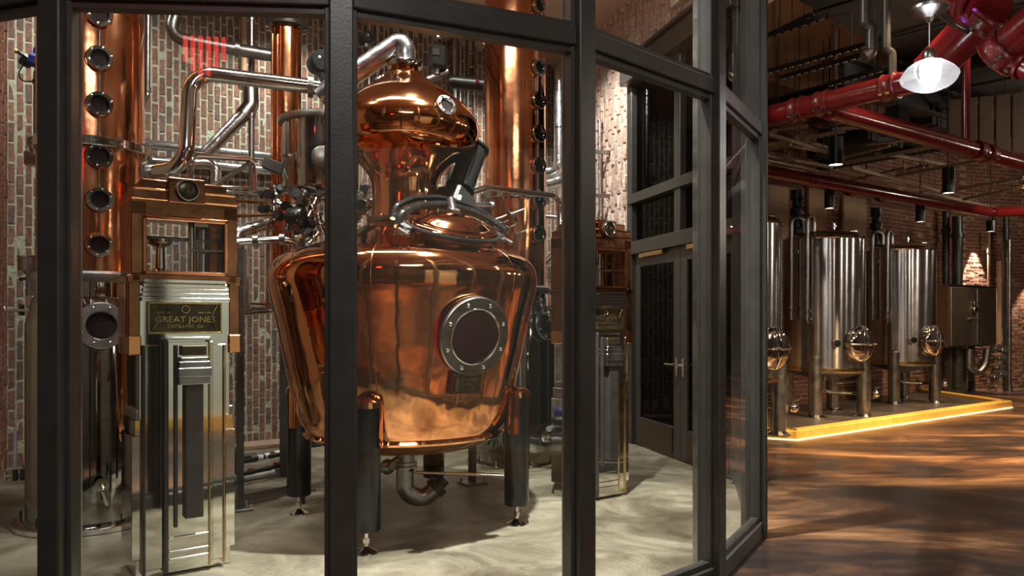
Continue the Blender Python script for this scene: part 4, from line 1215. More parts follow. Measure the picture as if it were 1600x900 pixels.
pipe('copper_tube', [P(352, 338, 6.2), P(446, 335, 6.6)], 0.014, BRASS, 'thin brass coloured tube under the valves', cat='tube')
a, c = P(370, 366, 7.4), P(436, 342, 7.6)
pipe('clad_elbow', [P(372, 390, 7.4), P(370, 364, 7.4), P(432, 344, 7.6), P(437, 365, 7.6)], 0.068, CLAD, 'fat clad elbow between the safe and the pot shoulder', cat='elbow', R=0.1, segs=18, joints=((a.lerp(c, 0.35), c - a), (a.lerp(c, 0.75), c - a)), jr=1.05, jmat=STEEL)
pipe('steel_pipe', [P(350, 388, 5.9), P(372, 378, 5.95), P(440, 374, 6.05), P(462, 378, 6.1), P(466, 402, 6.1)], 0.030, STEEL, 'sanitary steel pipe entering the pot shoulder', R=0.08, segs=16,
     joints=((P(369, 380, 5.95), (1, 0, 0.2)), (P(401, 376.5, 6.0), (1, 0, 0)), (P(442, 374, 6.05), (1, 0, 0))), jr=1.6, jmat=STEEL_D)
for k, (x, y0, y1, Y, r, m, lab) in enumerate(((418, 350, 478, 7.4, 0.018, STEEL, 'white lit thin upright pipe left of the pot'), (385, 390, 485, 7.2, 0.030, CLAD, 'short clad upright pipe behind the black post'),
                                             (369, 410, 485, 7.25, 0.012, STEEL, 'thin upright tube just beside the black post'))):
    pipe('upright_pipe', [P(x, y0, Y), P(x, y1, Y)], r, m, lab, joints=((P(x, y1 - 6, Y), (0, 0, 1)),), jr=1.5)
pipe('manifold_pipe', [P(345, 480, 7.2), P(440, 484, 7.5)], 0.036, STEEL_D, 'horizontal steel manifold behind the black post', joints=[(P(x, 480 + 4 * (x - 345) / 95, 7.2 + 0.3 * (x - 345) / 95), (1, 0, 0)) for x in (360, 385, 415)], jr=1.5, jmat=STEEL)
pipe('copper_tube', [P(345, 473, 7.1), P(440, 476, 7.4)], 0.012, COPPER_T, 'thin copper tube above the manifold', cat='tube')
pipe('manifold_pipe', [P(352, 493, 7.2), P(425, 486, 7.4), P(432, 474, 7.4)], 0.020, STEEL, 'bent steel branch under the manifold')

# black post with a bolted base plate
def post_on_plate(px, pyf, ztop, wd, lab):
    Y = EYE * F / (pyf - 500)
    x = (px - 800) / F * Y
    rt = empty('support_post', (x, Y, 0), UANG, lab, 'post', 'black support posts')
    b = B(); b.box((0, 0, ztop / 2 + 0.01), (wd, wd, ztop - 0.02), bev=0.004); part('upright', b, BLACKM, rt)
    b = B(); b.box((0, 0, 0.0165), (wd * 3.4, wd * 3.4, 0.02), bev=0.003); bp = part('base_plate', b, STEEL_D, rt)
    for sx in (-1, 1):
        for sy in (-1, 1):
            b = B(); b.cyl((sx * wd * 1.3, sy * wd * 1.3, 0.026), (sx * wd * 1.3, sy * wd * 1.3, 0.06), 0.013, segs=6); part('anchor_bolt', b, STEEL, bp)
    return rt
post_on_plate(375, 798, zat(378, 6.24), 0.052, 'tall black post on a bolted plate between the safe and the pot')
post_on_plate(738, 757, 0.95, 0.06, 'short black post on a bolted plate behind the pot legs')

# motorised valve cluster left of the onion head
def handwheel_valve(p, d, lab, s=1.0, body=STEEL_D, act=BLACKP):
    p = Vector(p); d = Vector(d).normalized()
    sd = d.cross(Vector((0.3, -1, 0.1))).normalized()
    b = B(); b.cyl(p - sd * 0.09 * s, p + sd * 0.09 * s, 0.032 * s); b.ball(p, 0.048 * s)
    for q in (-0.09, 0.09):
        b.cyl(p + sd * (q - 0.012) * s, p + sd * (q + 0.012) * s, 0.055 * s)
    o = solo('valve', b, body, lab, 'valve', 'small valves of the pipework')
    b = B(); b.cyl(p, p + d * 0.12 * s, 0.014 * s); wpart('stem', b, STEEL, o)
    b = B(); b.cyl(p + d * 0.10 * s, p + d * 0.17 * s, 0.05 * s); wpart('actuator', b, act, o)
    return o
vs = [(432, 306, 6.7, 'valve highest in the cluster below the steel drum'), (448, 322, 6.5, 'valve second from the brick in the cluster below the drum'), (468, 312, 6.4, 'valve in the middle of the cluster below the drum'), (488, 325, 6.3, 'valve next to the mullion below the drum'),
      (452, 345, 6.4, 'valve low in the cluster above the pot shoulder'), (500, 350, 6.35, 'low valve against the mullion above the pot'), (476, 365, 6.3, 'valve just above the copper shoulder'), (428, 330, 6.7, 'valve at the end of the brass coloured tube'),
      (563, 165, 6.6, 'valve peeping out between mullion and onion head'), (566, 330, 6.6, 'valve beside the foot of the copper neck'), (580, 315, 6.9, 'small valve behind the copper neck'), (858, 490, 7.9, 'bright valve cluster piece above the pot port of the far column'), (846, 480, 7.9, 'valve above the far base pot'), (862, 680, 8.0, 'valve low by the far base pot')]
vs += [(418, 312, 6.8, 'small valve at the brick end of the cluster under the drum'), (440, 300, 6.75, 'small valve just under the drum bracket'), (460, 328, 6.45, 'small valve between the two black motors of the cluster'), (478, 300, 6.5, 'small valve tight under the drum shell'), (497, 310, 6.45, 'small valve under the drum beside the mullion'),
       (490, 372, 6.25, 'small valve close above the shoulder beside the mullion'), (573, 300, 6.9, 'upper small valve between mullion and copper neck'), (583, 342, 6.7, 'lowest small valve at the neck foot'), (556, 345, 6.7, 'small valve hugging the mullion at neck height'), (838, 470, 8.1, 'topmost small valve over the far base pot')]
for k, (x, y, Y, lab) in enumerate(vs):
    handwheel_valve(P(x, y, Y), (random.uniform(-0.6, 0.6), -0.8, random.uniform(-0.2, 0.9)), lab, (0.75 if x > 820 else 0.85) if k < 14 else 0.6, STEEL if k % 2 else STEEL_D)
# pneumatic actuator heads
def actuator(p, sz, lab, d=(1, 0, 0), mat=BLACKP, pipe_to=None, name='actuator'):
    p = Vector(p)
    b = B(); M = axm(p, d)
    b.lathe([(sz * 0.9, -sz), (sz, -sz * 0.85), (sz, sz * 0.85), (sz * 0.9, sz), (0, sz * 1.05)], 28, M)
    o = solo(name, b, mat, lab, 'actuator', 'black valve actuators')
    b = B(); b.box(p + Vector((0, 0, -sz * 1.2)), (sz * 0.8, sz * 0.8, sz * 0.9), bev=0.01); wpart('bracket', b, BLACKM, o)
    b = B(); b.cyl(p + Vector((sz * 0.3, -sz * 0.9, sz * 0.2)), p + Vector((sz * 0.3, -sz * 1.1, sz * 0.2)), sz * 0.12); wpart('indicator', b, WHITEP, o)
    if pipe_to is not None:
        b = B(); b.cyl(p + Vector((0, 0, -sz * 1.4)), pipe_to, sz * 0.22); wpart('spindle', b, STEEL_D, o)
    return o
actuator(P(499, 98, 6.15), 0.085, 'round black motor above the vapour pipe clamp', (0.6, -1, 0), pipe_to=P(497, 135, 6.05))
actuator(P(463, 338, 6.2), 0.07, 'black cylinder motor at the pot shoulder', (1, -0.3, 0))
actuator(P(573, 60, 7.6), 0.06, 'dark actuator beyond the head of the mullion', (1, -0.4, 0.3), pipe_to=W(573, 75, 0.012))
def box_actuator(px, py, Y, s, lab, d):
    p = P(px, py, Y)
    b = B(); b.box(p, s, rot=Matrix.Rotation(0.4, 3, 'Z'), bev=0.02)
    o = solo('control_box', b, BLACKP, lab, 'control box', 'black control boxes')
    b = B(); b.box(p + Vector((0, -s[1] * 0.55, s[2] * 0.1)), (s[0] * 0.5, 0.02, s[2] * 0.3), rot=Matrix.Rotation(0.4, 3, 'Z'), bev=0.004); wpart('cover', b, BLACKM, o)
    b = B(); b.cyl(p - Z3 * s[2] * 0.5, p - Z3 * (s[2] * 0.5 + d), 0.03); wpart('spindle', b, STEEL_D, o)
    b = B(); b.cyl(p, W(px, py + 4, 0.012), 0.02); wpart('wall_arm', b, BLACKM, o)
    return o
box_actuator(683, 90, 7.0, (0.14, 0.16, 0.21), 'upright black control box above the onion head', 0.05)
box_actuator(685, 44, 7.3, (0.22, 0.16, 0.09), 'flat black control box under the transom', 0.05)
a, c = P(706, 128, 7.2), P(756, 133, 7.2)
b = B(); b.cyl(a, c, 0.062, segs=22)
o = solo('actuator', b, BLACKP, 'long black drum actuator before the cable ladder', 'actuator', 'black valve actuators')
b = B(); b.cyl(a - Vector((0.02, 0, 0)), a, 0.05); wpart('end_cap', b, BLACKM, o)
b = B(); b.cyl(P(746, 128, 7.13), P(746, 128, 7.11), 0.018); wpart('indicator', b, REDP, o)
pipe('strut', [P(655, 130, 7.0), P(700, 112, 7.05)], 0.035, STEEL_D, 'slanting steel bracket arm under the control box', cat='strut')
a, c = P(588, 128, 6.9), P(622, 116, 6.9)
pipe('corrugated_hose', [a, c], 0.045, STEEL, 'shiny ribbed steel hose behind the vapour elbow', cat='hose', joints=[(a.lerp(c, t), c - a) for t in (0.1, 0.25, 0.4, 0.55, 0.7, 0.85)], jr=1.3, jw=0.008, jname='rib')
# upright conduits seen over the vapour arm
for k, (x, r, lab) in enumerate(((577, 0.024, 'pale upright conduit nearest the mullion'), (590, 0.030, 'thick pale upright conduit behind the elbow'), (600, 0.014, 'thin upright conduit nearest the elbow'), (632 + 78, 0.055, 'wide grey upright duct behind the drum actuator'), (708 - 40 + 51, 0.02, 'thin white lit conduit beside the wide grey duct'))):
    pipe('conduit', [W(x, -60, 0.07 + r), W(x, 150 if k < 3 else 300, 0.07 + r)], r, CLAD if k != 3 else STEEL_D, lab, cat='conduit', group='upright conduits on the back wall', joints=[(W(x, y, 0.07 + r), (0, 0, 1)) for y in (20, 75)], jr=1.5)
# cable ladder
Yl = wallY(742, 0.25)
la, lb = W(735, -80, 0.2), W(735, 310, 0.2)
b = B()
for s in (-0.055, 0.055):
    b.box((la + lb) / 2 + U * s, (0.018, 0.05, (la - lb).z), rot=Matrix.Rotation(UANG, 3, 'Z'))
lad = solo('cable_ladder', b, STEEL_D, 'narrow cable ladder up the brick beside the copper column', 'ladder')
z = lb.z
while z < la.z:
    b = B(); b.box(Vector((la.x, la.y, z)), (0.11, 0.03, 0.025), rot=Matrix.Rotation(UANG, 3, 'Z')); wpart('rung', b, STEEL, lad); z += 0.19
# clad pair at the corner with elbows
for k, (x, ytop, ybot, lab) in enumerate(((874, 122, 268, 'first clad riser in the corner beside the far column'), (887, 116, 280, 'second clad riser in the corner, half behind the mullion'))):
    Yp = 10.6 - 0.2 * k
    pts = [P(x + 3, ytop - 14, Yp + 0.3), P(x, ytop, Yp), P(x, ybot, Yp), P(x - 30, ybot + 3 + 6 * k, Yp + 0.1)]
    pipe('clad_riser', pts, 0.078, CLAD, lab, R=0.13, segs=20, group='clad risers in the brick corner', joints=[(P(x, y, Yp), (0, 0, 1)) for y in (142, 200, 262)], jr=1.05, jw=0.012, jmat=STEEL)
pipe('steel_pipe', [P(722, 305, 6.7), P(760, 293, 6.8), P(866, 306, 7.3), P(874, 316, 7.3), P(874, 485, 7.3)], 0.026, STEEL, 'slim steel pipe leaving the motor and turning down by the mullion', R=0.09, segs=16)
pipe('steel_pipe', [P(725, 305, 6.5), P(738, 322, 6.5), P(770, 322, 6.7)], 0.034, STEEL_D, 'short bent steel pipe behind the manway', R=0.09, segs=16, joints=((P(768, 322, 6.69), (1, 0, 0)),))
pipe('steel_pipe', [P(712, 325, 6.3), P(765, 331, 6.7)], 0.018, STEEL, 'straight thin steel pipe behind the manway bow')
pipe('steel_pipe', [P(850, 412, 9.0), P(893, 365, 9.0)], 0.035, CLAD, 'slanting clad pipe between far column and mullion')
pipe('steel_pipe', [P(852, 338, 9.4), P(895, 342, 9.4)], 0.022, STEEL_D, 'thin horizontal pipe between far column and mullion')
pipe('copper_tube', [P(880, 385, 8.8), P(878, 580, 8.8)], 0.018, COPPER_T, 'thin copper tube upright beside the mullion', cat='tube')
b = B(); b.tube([P(884, 465, 8.6), P(884, 578, 8.6)], 0.045, segs=16); solo('hanging_sleeve', b, BLACKP, 'black rubber sleeve hanging beside the mullion', 'sleeve')
for k, (x, y, lab) in enumerate(((775, 345, 'steel lever cock before the far copper column'), (803, 335, 'higher steel lever cock on the far copper column'))):
    p = P(x, y, 7.3)
    b = B(); b.cyl(p, p + Vector((0.02, 0.25, -0.02)), 0.02); b.ball(p, 0.03)
    o = solo('lever_cock', b, STEEL_D, lab, 'cock', 'lever cocks')
    b = B(); b.tube([p + Vector((-0.09, -0.02, 0.09)), p + Vector((-0.03, -0.02, 0.0)), p + Vector((0.05, -0.02, 0.03)), p + Vector((0.10, -0.02, 0.05))], 0.010); wpart('lever', b, STEEL, o)

# wall conduit with two arms in the rough brick corner
p0 = Vector((0, 0, 0))
def RW(px, py, off):
    k = (px - 800) / F
    o = CORN + RN * off
    t = (o.x - k * o.y) / (k * RD.y - RD.x)
    q = o + RD * t
    return P(px, py, q.y)
o = pipe('conduit', [RW(937, 188, 0.09), RW(937, 330, 0.09), RW(933, 352, 0.09)], 0.022, CLAD, 'pale conduit with two arms on the rough brick', cat='conduit', joints=[(RW(937, y, 0.07), (0, 0, 1)) for y in (190, 205, 225, 345)], jr=1.6)
for y in (238, 306):
    b = B(); b.box(RW(944, y, 0.1), (0.05, 0.30, 0.05), rot=dr, bev=0.004); wpart('arm', b, STEEL_D, o)

# ------------------------------------------------------------------ far-left fittings
o = pipe('steam_pipe', [P(57, 112, 7.0), P(57, 240, 7.0)], 0.026, STEEL_D, 'upright steel pipe carrying the blue valve head', cat='pipe', joints=((P(57, 128, 7.0), (0, 0, 1)), (P(57, 236, 7.0), (0, 0, 1))))
b = B(); b.box(P(57, 248, 7.0), (0.17, 0.14, 0.15), bev=0.02); wpart('clamp_block', b, STEEL, o)
p = P(52, 95, 6.95)
b = B(); b.box(p + Vector((0.02, 0, 0)), (0.12, 0.12, 0.12), rot=Matrix.Rotation(0.35, 3, 'Y'), bev=0.03)
o = solo('blue_valve', b, BLUEP, 'blue valve head with a yellow tipped lever, upper corner', 'valve')
b = B(); b.cyl(p + Vector((0.03, 0, 0.04)), p + Vector((0.04, 0, 0.11)), 0.035); wpart('cap', b, BLUEP, o)
b = B(); b.box(p + Vector((-0.06, 0, 0.0)), (0.09, 0.10, 0.11), rot=Matrix.Rotation(0.6, 3, 'Y'), bev=0.02); wpart('housing', b, BLACKP, o)
b = B(); b.tube([p + Vector((-0.07, 0, 0.03)), p + Vector((-0.145, 0, 0.09))], 0.016); wpart('lever', b, BLACKP, o)
b = B(); b.ball(p + Vector((-0.15, 0, 0.085)), 0.022); wpart('lever_tip', b, YELP, o)
b = B(); b.tube([P(38, 100, 6.95), P(29, 112, 6.95), P(31, 124, 6.95), P(42, 128, 6.95), P(55, 126, 6.95), P(62, 118, 6.95)], 0.006, R=0.06, segs=8); solo('cable', b, BLACKP, 'black cable looping under the blue valve head', 'cable')
b = B(); b.box(W(39, 4, 0.06), (0.16, 0.05, 0.05), rot=Matrix.Rotation(0.2, 3, 'Y'), bev=0.01); solo('wall_bracket', b, WHITEP, 'white bracket bar high on the upright bricks', 'bracket')
c = P(48, 411, 6.6)
M = Matrix.Translation((c.x, c.y, 0))
zt_, zb_ = zat(400, 6.6), zat(423, 6.6)
b = B(); b.lathe([(0.092, zb_), (0.095, zb_ + 0.01), (0.095, zt_ - 0.015)], 32, M)
o = solo('relief_valve', b, STEEL_D, 'grey drum shaped vent on a stem beside the left mullion', 'vent')
b = B(); b.lathe([(0.095, zt_ - 0.015), (0.105, zt_ - 0.012), (0.105, zt_), (0.0, zt_ + 0.005)], 32, M, caps=False); wpart('lid', b, STEEL, o)
b = B(); b.lathe([(0.05, zb_ - 0.03), (0.06, zb_)], 24, M); b.lathe([(0.035, zat(462, 6.6)), (0.035, zb_ - 0.03)], 20, M); wpart('stem', b, STEEL_D, o)
b = B(); b.cyl(P(33, 436, 6.6), P(48, 434, 6.6), 0.012); b.ball(P(33, 436, 6.6), 0.018); wpart('knob', b, BLACKM, o)
b = B(); b.tube([P(7, 480, 6.0), P(9, 485, 6.0), P(62, 485, 5.85)], 0.013)
o = solo('level_gauge', b, STEEL, 'sight tube gauge between two cocks beside the left base pot', 'gauge')
b = B(); b.cyl(P(22, 492, 6.0), P(24, 735, 6.0), 0.011, segs=12); wpart('sight_tube', b, TUBEGLASS, o)
b = B(); b.cyl(P(24, 674, 6.0), P(24, 735, 6.0), 0.0135, segs=12); wpart('sleeve', b, metal('violet_sleeve', (0.45, 0.42, 0.55), 0.3, (0.6, 0.57, 0.7), metallic=0.0), o)
b = B(); b.tube([P(8, 744, 6.0), P(40, 744, 5.98), P(66, 740, 5.85)], 0.016); b.cyl(P(8, 737, 6.0), P(8, 750, 6.0), 0.018); wpart('lower_cock', b, STEEL, o)
for x, y in ((24, 742), (36, 741), (34, 484), (56, 485), (57, 740)):
    b = B(); b.cyl(P(x, y - 8, 5.97), P(x, y + 9, 5.97), 0.020, segs=10); wpart('cock_body', b, BLACKM, o)

# floor fittings behind the safe: drain grate, hoses, pump, motor
ga, gb, gc, gd = [H(x, y, 0.0) for x, y in ((352, 782), (352, 768), (480, 752), (480, 775))]
gm = (H(352, 800, 0) + H(352, 778, 0) + H(478, 756, 0) + H(478, 772, 0)) / 4
gl = (H(478, 764, 0) - H(352, 789, 0)).length
gdir = (H(478, 764, 0) - H(352, 789, 0)).normalized()
gr = empty('drain_grate', (gm.x, gm.y, 0), math.atan2(gdir.y, gdir.x), 'slotted floor drain grate beneath the black post', 'drain grate')
gw = 0.30
b = B()
for y in (-gw / 2, gw / 2):
    b.box((0, y, 0.012), (gl, 0.02, 0.016))
part('rim', b, STEEL_D, gr)
b = B(); b.box((0, 0, 0.0075), (gl, gw, 0.002)); part('channel', b, BLACKP, gr)
nb = int(gl / 0.028)
for k in range(nb):
    b = B(); b.box((-gl / 2 + (k + 0.5) * gl / nb, 0, 0.013), (0.011, gw, 0.010)); part('slat', b, STEEL_D, gr)
def FL(px, py, h): return H(px, py, h)
pts = [FL(378, 722, 0.18), FL(412, 714, 0.18), FL(440, 710, 0.18), FL(458, 706, 0.2), FL(470, 688, 0.35)]
o = pipe('hose', pts, 0.022, BLACKP, 'upper black hose with white couplings on the floor by the wall', cat='hose', group='floor hoses', R=0.2)
for x, y, m, nm in ((395, 717, STEEL, 'ferrule'), (405, 715.5, WHITEP, 'coupling'), (416, 713, WHITEP, 'coupling'), (424, 711.5, REDP, 'red_band'), (432, 709, WHITEP, 'coupling')):
    q = FL(x, y, 0.18); b = B(); dd_ = (FL(440, 710, 0.18) - FL(395, 719, 0.18)).normalized(); b.cyl(q - dd_ * 0.03, q + dd_ * 0.03, 0.034); wpart(nm, b, m, o)
pts = [FL(378, 741, 0.12), FL(420, 732, 0.12), FL(450, 722, 0.12), FL(478, 716, 0.12)]
o = pipe('hose', pts, 0.022, BLACKP, 'lower black hose with red bands on the floor by the wall', cat='hose', group='floor hoses', R=0.2)
for x, y, m, nm in ((392, 737, REDP, 'red_band'), (420, 731, STEEL, 'ferrule'), (433, 727, REDP, 'red_band'), (447, 720, STEEL, 'coupling')):
    q = FL(x, y, 0.12); b = B(); b.cyl(q - dd_ * 0.025, q + dd_ * 0.025, 0.032); wpart(nm, b, m, o)
pipe('floor_pipe', [FL(345, 752, 0.05), FL(470, 730, 0.05)], 0.035, WHITEP, 'white pipe lying along the floor behind the safe')
pc = FL(352, 745, 0.0)
pump = empty('pump', pc, UANG, 'black pump with a blue domed cap half behind the safe', 'pump')
b = B(); b.lathe([(0.11, 0.03), (0.12, 0.05), (0.12, 0.26), (0.09, 0.29)], 28); part('pump_body', b, BLACKM, pump)
b = B(); b.lathe([(0.075, 0.28), (0.085, 0.32), (0.075, 0.37), (0.04, 0.41), (0, 0.42)], 24); part('blue_cap', b, BLUEP, pump, 'blue domed cap')
b = B(); b.cyl((0.08, 0, 0.16), (0.30, 0, 0.16), 0.05); part('outlet', b, BLACKP, pump)
b = B(); b.box((0, 0, 0.02), (0.3, 0.24, 0.025)); part('foot_plate', b, BLACKM, pump)
mc = FL(487, 698, 0.0)
mot = empty('electric_motor', mc, UANG, 'small grey finned motor at the foot of the brick wall', 'motor')
b = B(); b.cyl((-0.16, 0, 0.24), (0.16, 0, 0.24), 0.12, segs=24)
for k in range(6): b.cyl((-0.12 + k * 0.045, 0, 0.24), (-0.10 + k * 0.045, 0, 0.24), 0.13, segs=24)
part('motor_body', b, STEEL, mot)
b = B(); b.box((0, 0, 0.065), (0.26, 0.2, 0.11), bev=0.01); part('motor_foot', b, BLACKM, mot)
b = B(); b.cyl((0.16, 0, 0.24), (0.24, 0, 0.24), 0.05); part('shaft_end', b, BLACKM, mot)
pipe('conduit', [W(466, 545, 0.12), W(468, 650, 0.12)], 0.022, BLUEP if False else CLAD, 'grey blue conduit dropping to the small motor', cat='conduit', joints=((W(466, 570, 0.12), (0, 0, 1)), (W(466, 585, 0.12), (0, 0, 1))), jr=2.0)
# concrete ledge at the wall foot
b = B(); a, c = A0 + N * 0.18, CORN + N * 0.18 - U * 0.2
mid = (a + c) / 2
b.box(Vector((mid.x, mid.y, 0.03)), ((c - a).length, 0.36, 0.05), rot=Matrix.Rotation(UANG, 3, 'Z'), bev=0.008)
solo('baseboard_back', b, MORTAR_H, kind='structure', label='low concrete ledge at the foot of the brick wall')
# ------------------------------------------------------------------ tank hall: plinth, tanks, cabinet
K0 = H(1246, 688, 0.0)
K1 = K0 + U * 6.35
K2 = K1 + Vector((-0.10, 0.99, 0)) * 2.7
Km = K0 + Vector((-0.92, 0.40, 0)) * 4.0
def curb_seg(a, c, name, mat, wdt, h, side, z0=0.0):
    d = (c - a).normalized(); n = Vector((-d.y, d.x, 0)) * side
    mid = (a + c) / 2 + n * wdt / 2 + Z3 * (z0 + h / 2)
    b = B(); b.box(mid, ((c - a).length + 0.0, wdt, h), rot=Matrix.Rotation(math.atan2(d.y, d.x), 3, 'Z'), bev=0.012 if h > 0.05 else 0)
    return b
segs = ((K0, K1), (K1, K2), (Km, K0))
names = ('yellow painted curb along the front of the tank plinth', 'yellow curb end returning to the wall', 'yellow curb running behind the glass screen')
first = None
for k, (a, c) in enumerate(segs):
    d = (c - a).normalized()
    b = curb_seg(a + d * (0.0 if k != 0 else 0.0), c, 'plinth_curb', CURB, 0.17, 0.125, 1)
    if first is None:
        first = solo('trim_2', b, CURB, kind='structure', label='yellow painted curb round the tank plinth')
    else:
        wpart('curb_section', b, CURB, first)
    n = Vector((d.y, -d.x, 0))
    b = curb_seg(a + n * 0.010, c + n * 0.010, 'led', LEDSTRIP, 0.010, 0.009, 1, 0.001)
    wpart('led_strip', b, LEDSTRIP, first, 'warm glowing light strip')
pl = [K0 + N * -0.1, K1 + N * -0.1, K2, K2 - U * 7.0, Km]
b = B(); b.prism([(q.x, q.y) for q in pl][::1], 0.07)
solo('floor_plinth', b, metal('plinth_concrete', (0.05, 0.042, 0.036), 0.35, (0.10, 0.085, 0.07), 2.0, 0.08, 0.1, 20, metallic=0.0), kind='structure', label='dark concrete pan inside the yellow curb')

PZ = 0.07
def tank(loc, label):
    r = empty('steel_tank', loc, UANG, label, 'tank', 'steel fermentation tanks on the plinth')
    R = 0.60; zb, zt = 0.80, 2.80
    b = B(); b.lathe([(R, zb), (R, zt)], 64, caps=False); part('shell', b, TANKM, r, ang=60)
    b = B(); b.lathe(smooth([(R, zb), (R * 0.93, zb - 0.07), (R * 0.6, zb - 0.13), (0.08, zb - 0.2), (0.0, zb - 0.2)], 3), 56, caps=False); part('bottom_dish', b, STEEL_D, r, ang=60)
    b = B(); b.lathe([(R, zb - 0.03), (R + 0.012, zb - 0.03), (R + 0.016, zb), (R + 0.012, zb + 0.03), (R, zb + 0.03)], 64, caps=False); part('bottom_band', b, BRASS, r, 'lower band with amber reflection painted in')  # brass colour stands for the amber reflection at the tank bottom
    b = B(); b.lathe(smooth([(R, zt), (R * 0.92, zt + 0.07), (R * 0.6, zt + 0.13), (0.0, zt + 0.16)], 3), 56, caps=False); part('top_dish', b, STEEL, r, ang=60)
    b = B(); b.ring(R + 0.004, 0.018, Matrix.Translation((0, 0, zt)), 64, 8); part('top_rim', b, STEEL, r)
    for k in range(4):
        a = PI / 4 + k * PI / 2 - math.radians(25.5)
        x, y = (R - 0.05) * math.cos(a), (R - 0.05) * math.sin(a)
        b = B(); b.cyl((x * 1.04, y * 1.04, PZ + 0.03), (x * 1.04, y * 1.04, 0.98), 0.098, segs=24); b.lathe([(0.098, 0.98), (0.06, 1.01), (0, 1.03)], 24, Matrix.Translation((x * 1.04, y * 1.04, 0)))
        lg = part('leg', b, STEEL_D, r)
        b = B(); b.lathe([(0.16, PZ), (0.16, PZ + 0.015), (0.11, PZ + 0.04), (0.098, PZ + 0.05)], 28, Matrix.Translation((x * 1.04, y * 1.04, 0))); part('foot_plate', b, STEEL, lg)
    # round manway door on the right-hand front
    a = math.radians(-96)
    M = axm((R * math.cos(a) * 0.98, R * math.sin(a) * 0.98, 1.19), (math.cos(a), math.sin(a), 0))
    b = B(); b.lathe([(0.245, -0.06), (0.245, 0.06), (0.26, 0.07)], 40, M, caps=False); mw = part('manway', b, STEEL, r)
    b = B(); b.lathe(smooth([(0.268, 0.06), (0.268, 0.085), (0.215, 0.125), (0.10, 0.155), (0.0, 0.165)], 3), 40, M, caps=False); part('manway_lid', b, STEEL_M, mw, ang=60)
    b = B(); b.tube([M @ Vector(q) for q in ((-0.28, 0.0, 0.10), (-0.15, 0, 0.19), (0.15, 0.0, 0.19), (0.28, 0.0, 0.10))], 0.014, segs=10); b.tube([M @ Vector(q) for q in ((0, -0.26, 0.10), (0, -0.1, 0.185), (0, 0.1, 0.185), (0, 0.26, 0.10))], 0.012, segs=10)
    b.cyl(M @ Vector((0, 0, 0.16)), M @ Vector((0, 0, 0.26)), 0.02); b.tube([M @ Vector((-0.09, 0, 0.25)), M @ Vector((0.09, 0, 0.25))], 0.012)
    part('lid_handle', b, STEEL, mw)
    b = B(); b.cyl(M @ Vector((0.30, -0.06, 0.03)), M @ Vector((0.30, 0.06, 0.03)), 0.03); part('hinge', b, STEEL_D, mw)
    # small sample valve
    a2 = math.radians(-133)
    q = Vector((R * math.cos(a2), R * math.sin(a2), 1.20)); dd2 = Vector((math.cos(a2), math.sin(a2), 0))
    b = B(); b.cyl(q, q + dd2 * 0.09, 0.018); b.lathe([(0.055, 0.08), (0.055, 0.1), (0.0, 0.105)], 24, axm(q, dd2)); part('sample_port', b, STEEL, r)
    # cleaning pipes: two uprights rising in front and bending over the top
    for ang, rr, zlo in ((-190, 0.045, 1.55), (-168, 0.045, 1.50)):
        a3 = math.radians(ang); c3, s3 = math.cos(a3), math.sin(a3)
        b = B(); b.tube([((R + 0.10) * c3, (R + 0.10) * s3, zlo), ((R + 0.10) * c3, (R + 0.10) * s3, 3.12), ((R - 0.16) * c3, (R - 0.16) * s3, 3.12), ((R - 0.16) * c3, (R - 0.16) * s3, zt + 0.08)], 0.034, R=0.09, segs=14)
        pp = part('cleaning_pipe', b, STEEL_D, r, 'dull steel cleaning pipe bent over the rim')
        b = B(); b.cyl(((R + 0.10) * c3, (R + 0.10) * s3, zlo + 0.05), ((R + 0.10) * c3, (R + 0.10) * s3, zlo + 0.09), 0.055); part('pipe_clamp', b, STEEL, pp); b = B(); b.cyl(((R + 0.10) * c3, (R + 0.10) * s3, zlo + 0.17), ((R + 0.10) * c3, (R + 0.10) * s3, zlo + 0.20), 0.05); part('pipe_clamp', b, STEEL, pp)
        b = B(); b.box(((R + 0.04) * c3, (R + 0.04) * s3, 2.6), (0.03, 0.03, 0.05)); part('pipe_stay', b, STEEL_D, pp)
    # black vent stack and small fittings on the lid
    b = B(); x, y = -0.42, 0.2
    b.lathe([(0.05, zt + 0.06), (0.05, zt + 0.18), (0.085, zt + 0.19), (0.085, zt + 0.30), (0.06, zt + 0.31), (0.06, zt + 0.38), (0.105, zt + 0.39), (0.105, zt + 0.50), (0.07, zt + 0.52), (0.07, zt + 0.62), (0.10, zt + 0.63), (0.10, zt + 0.78)], 20, Matrix.Translation((x, y, 0)))
    part('vent_valve', b, BLACKP, r, 'stacked black vent valve')
    b = B(); b.cyl((0.0, -0.15, zt + 0.10), (0.0, -0.15, zt + 0.24), 0.03); b.cyl((0, -0.15, zt + 0.2), (0, -0.15, zt + 0.22), 0.05); b.ball((0, -0.15, zt + 0.26), 0.035); part('spray_ball_fitting', b, STEEL, r)
    b = B(); b.tube([(0.36, -0.2, zt + 0.09), (0.36, -0.2, zt + 0.16), (0.5, -0.25, zt + 0.16)], 0.018); b.cyl((0.40, -0.18, zt + 0.05), (0.40, -0.18, zt + 0.15), 0.03); part('lid_fitting', b, STEEL, r)
    # outlet pipe run with a valve between the legs
    b = B(); b.tube([(0, 0, zb - 0.19), (0, 0, 0.42), (0.44, -0.50, 0.40)], 0.028, segs=12); b.tube([(-0.35, -0.42, 0.60), (0.40, -0.46, 0.60)], 0.016, segs=10); op = part('outlet_pipe', b, STEEL, r)
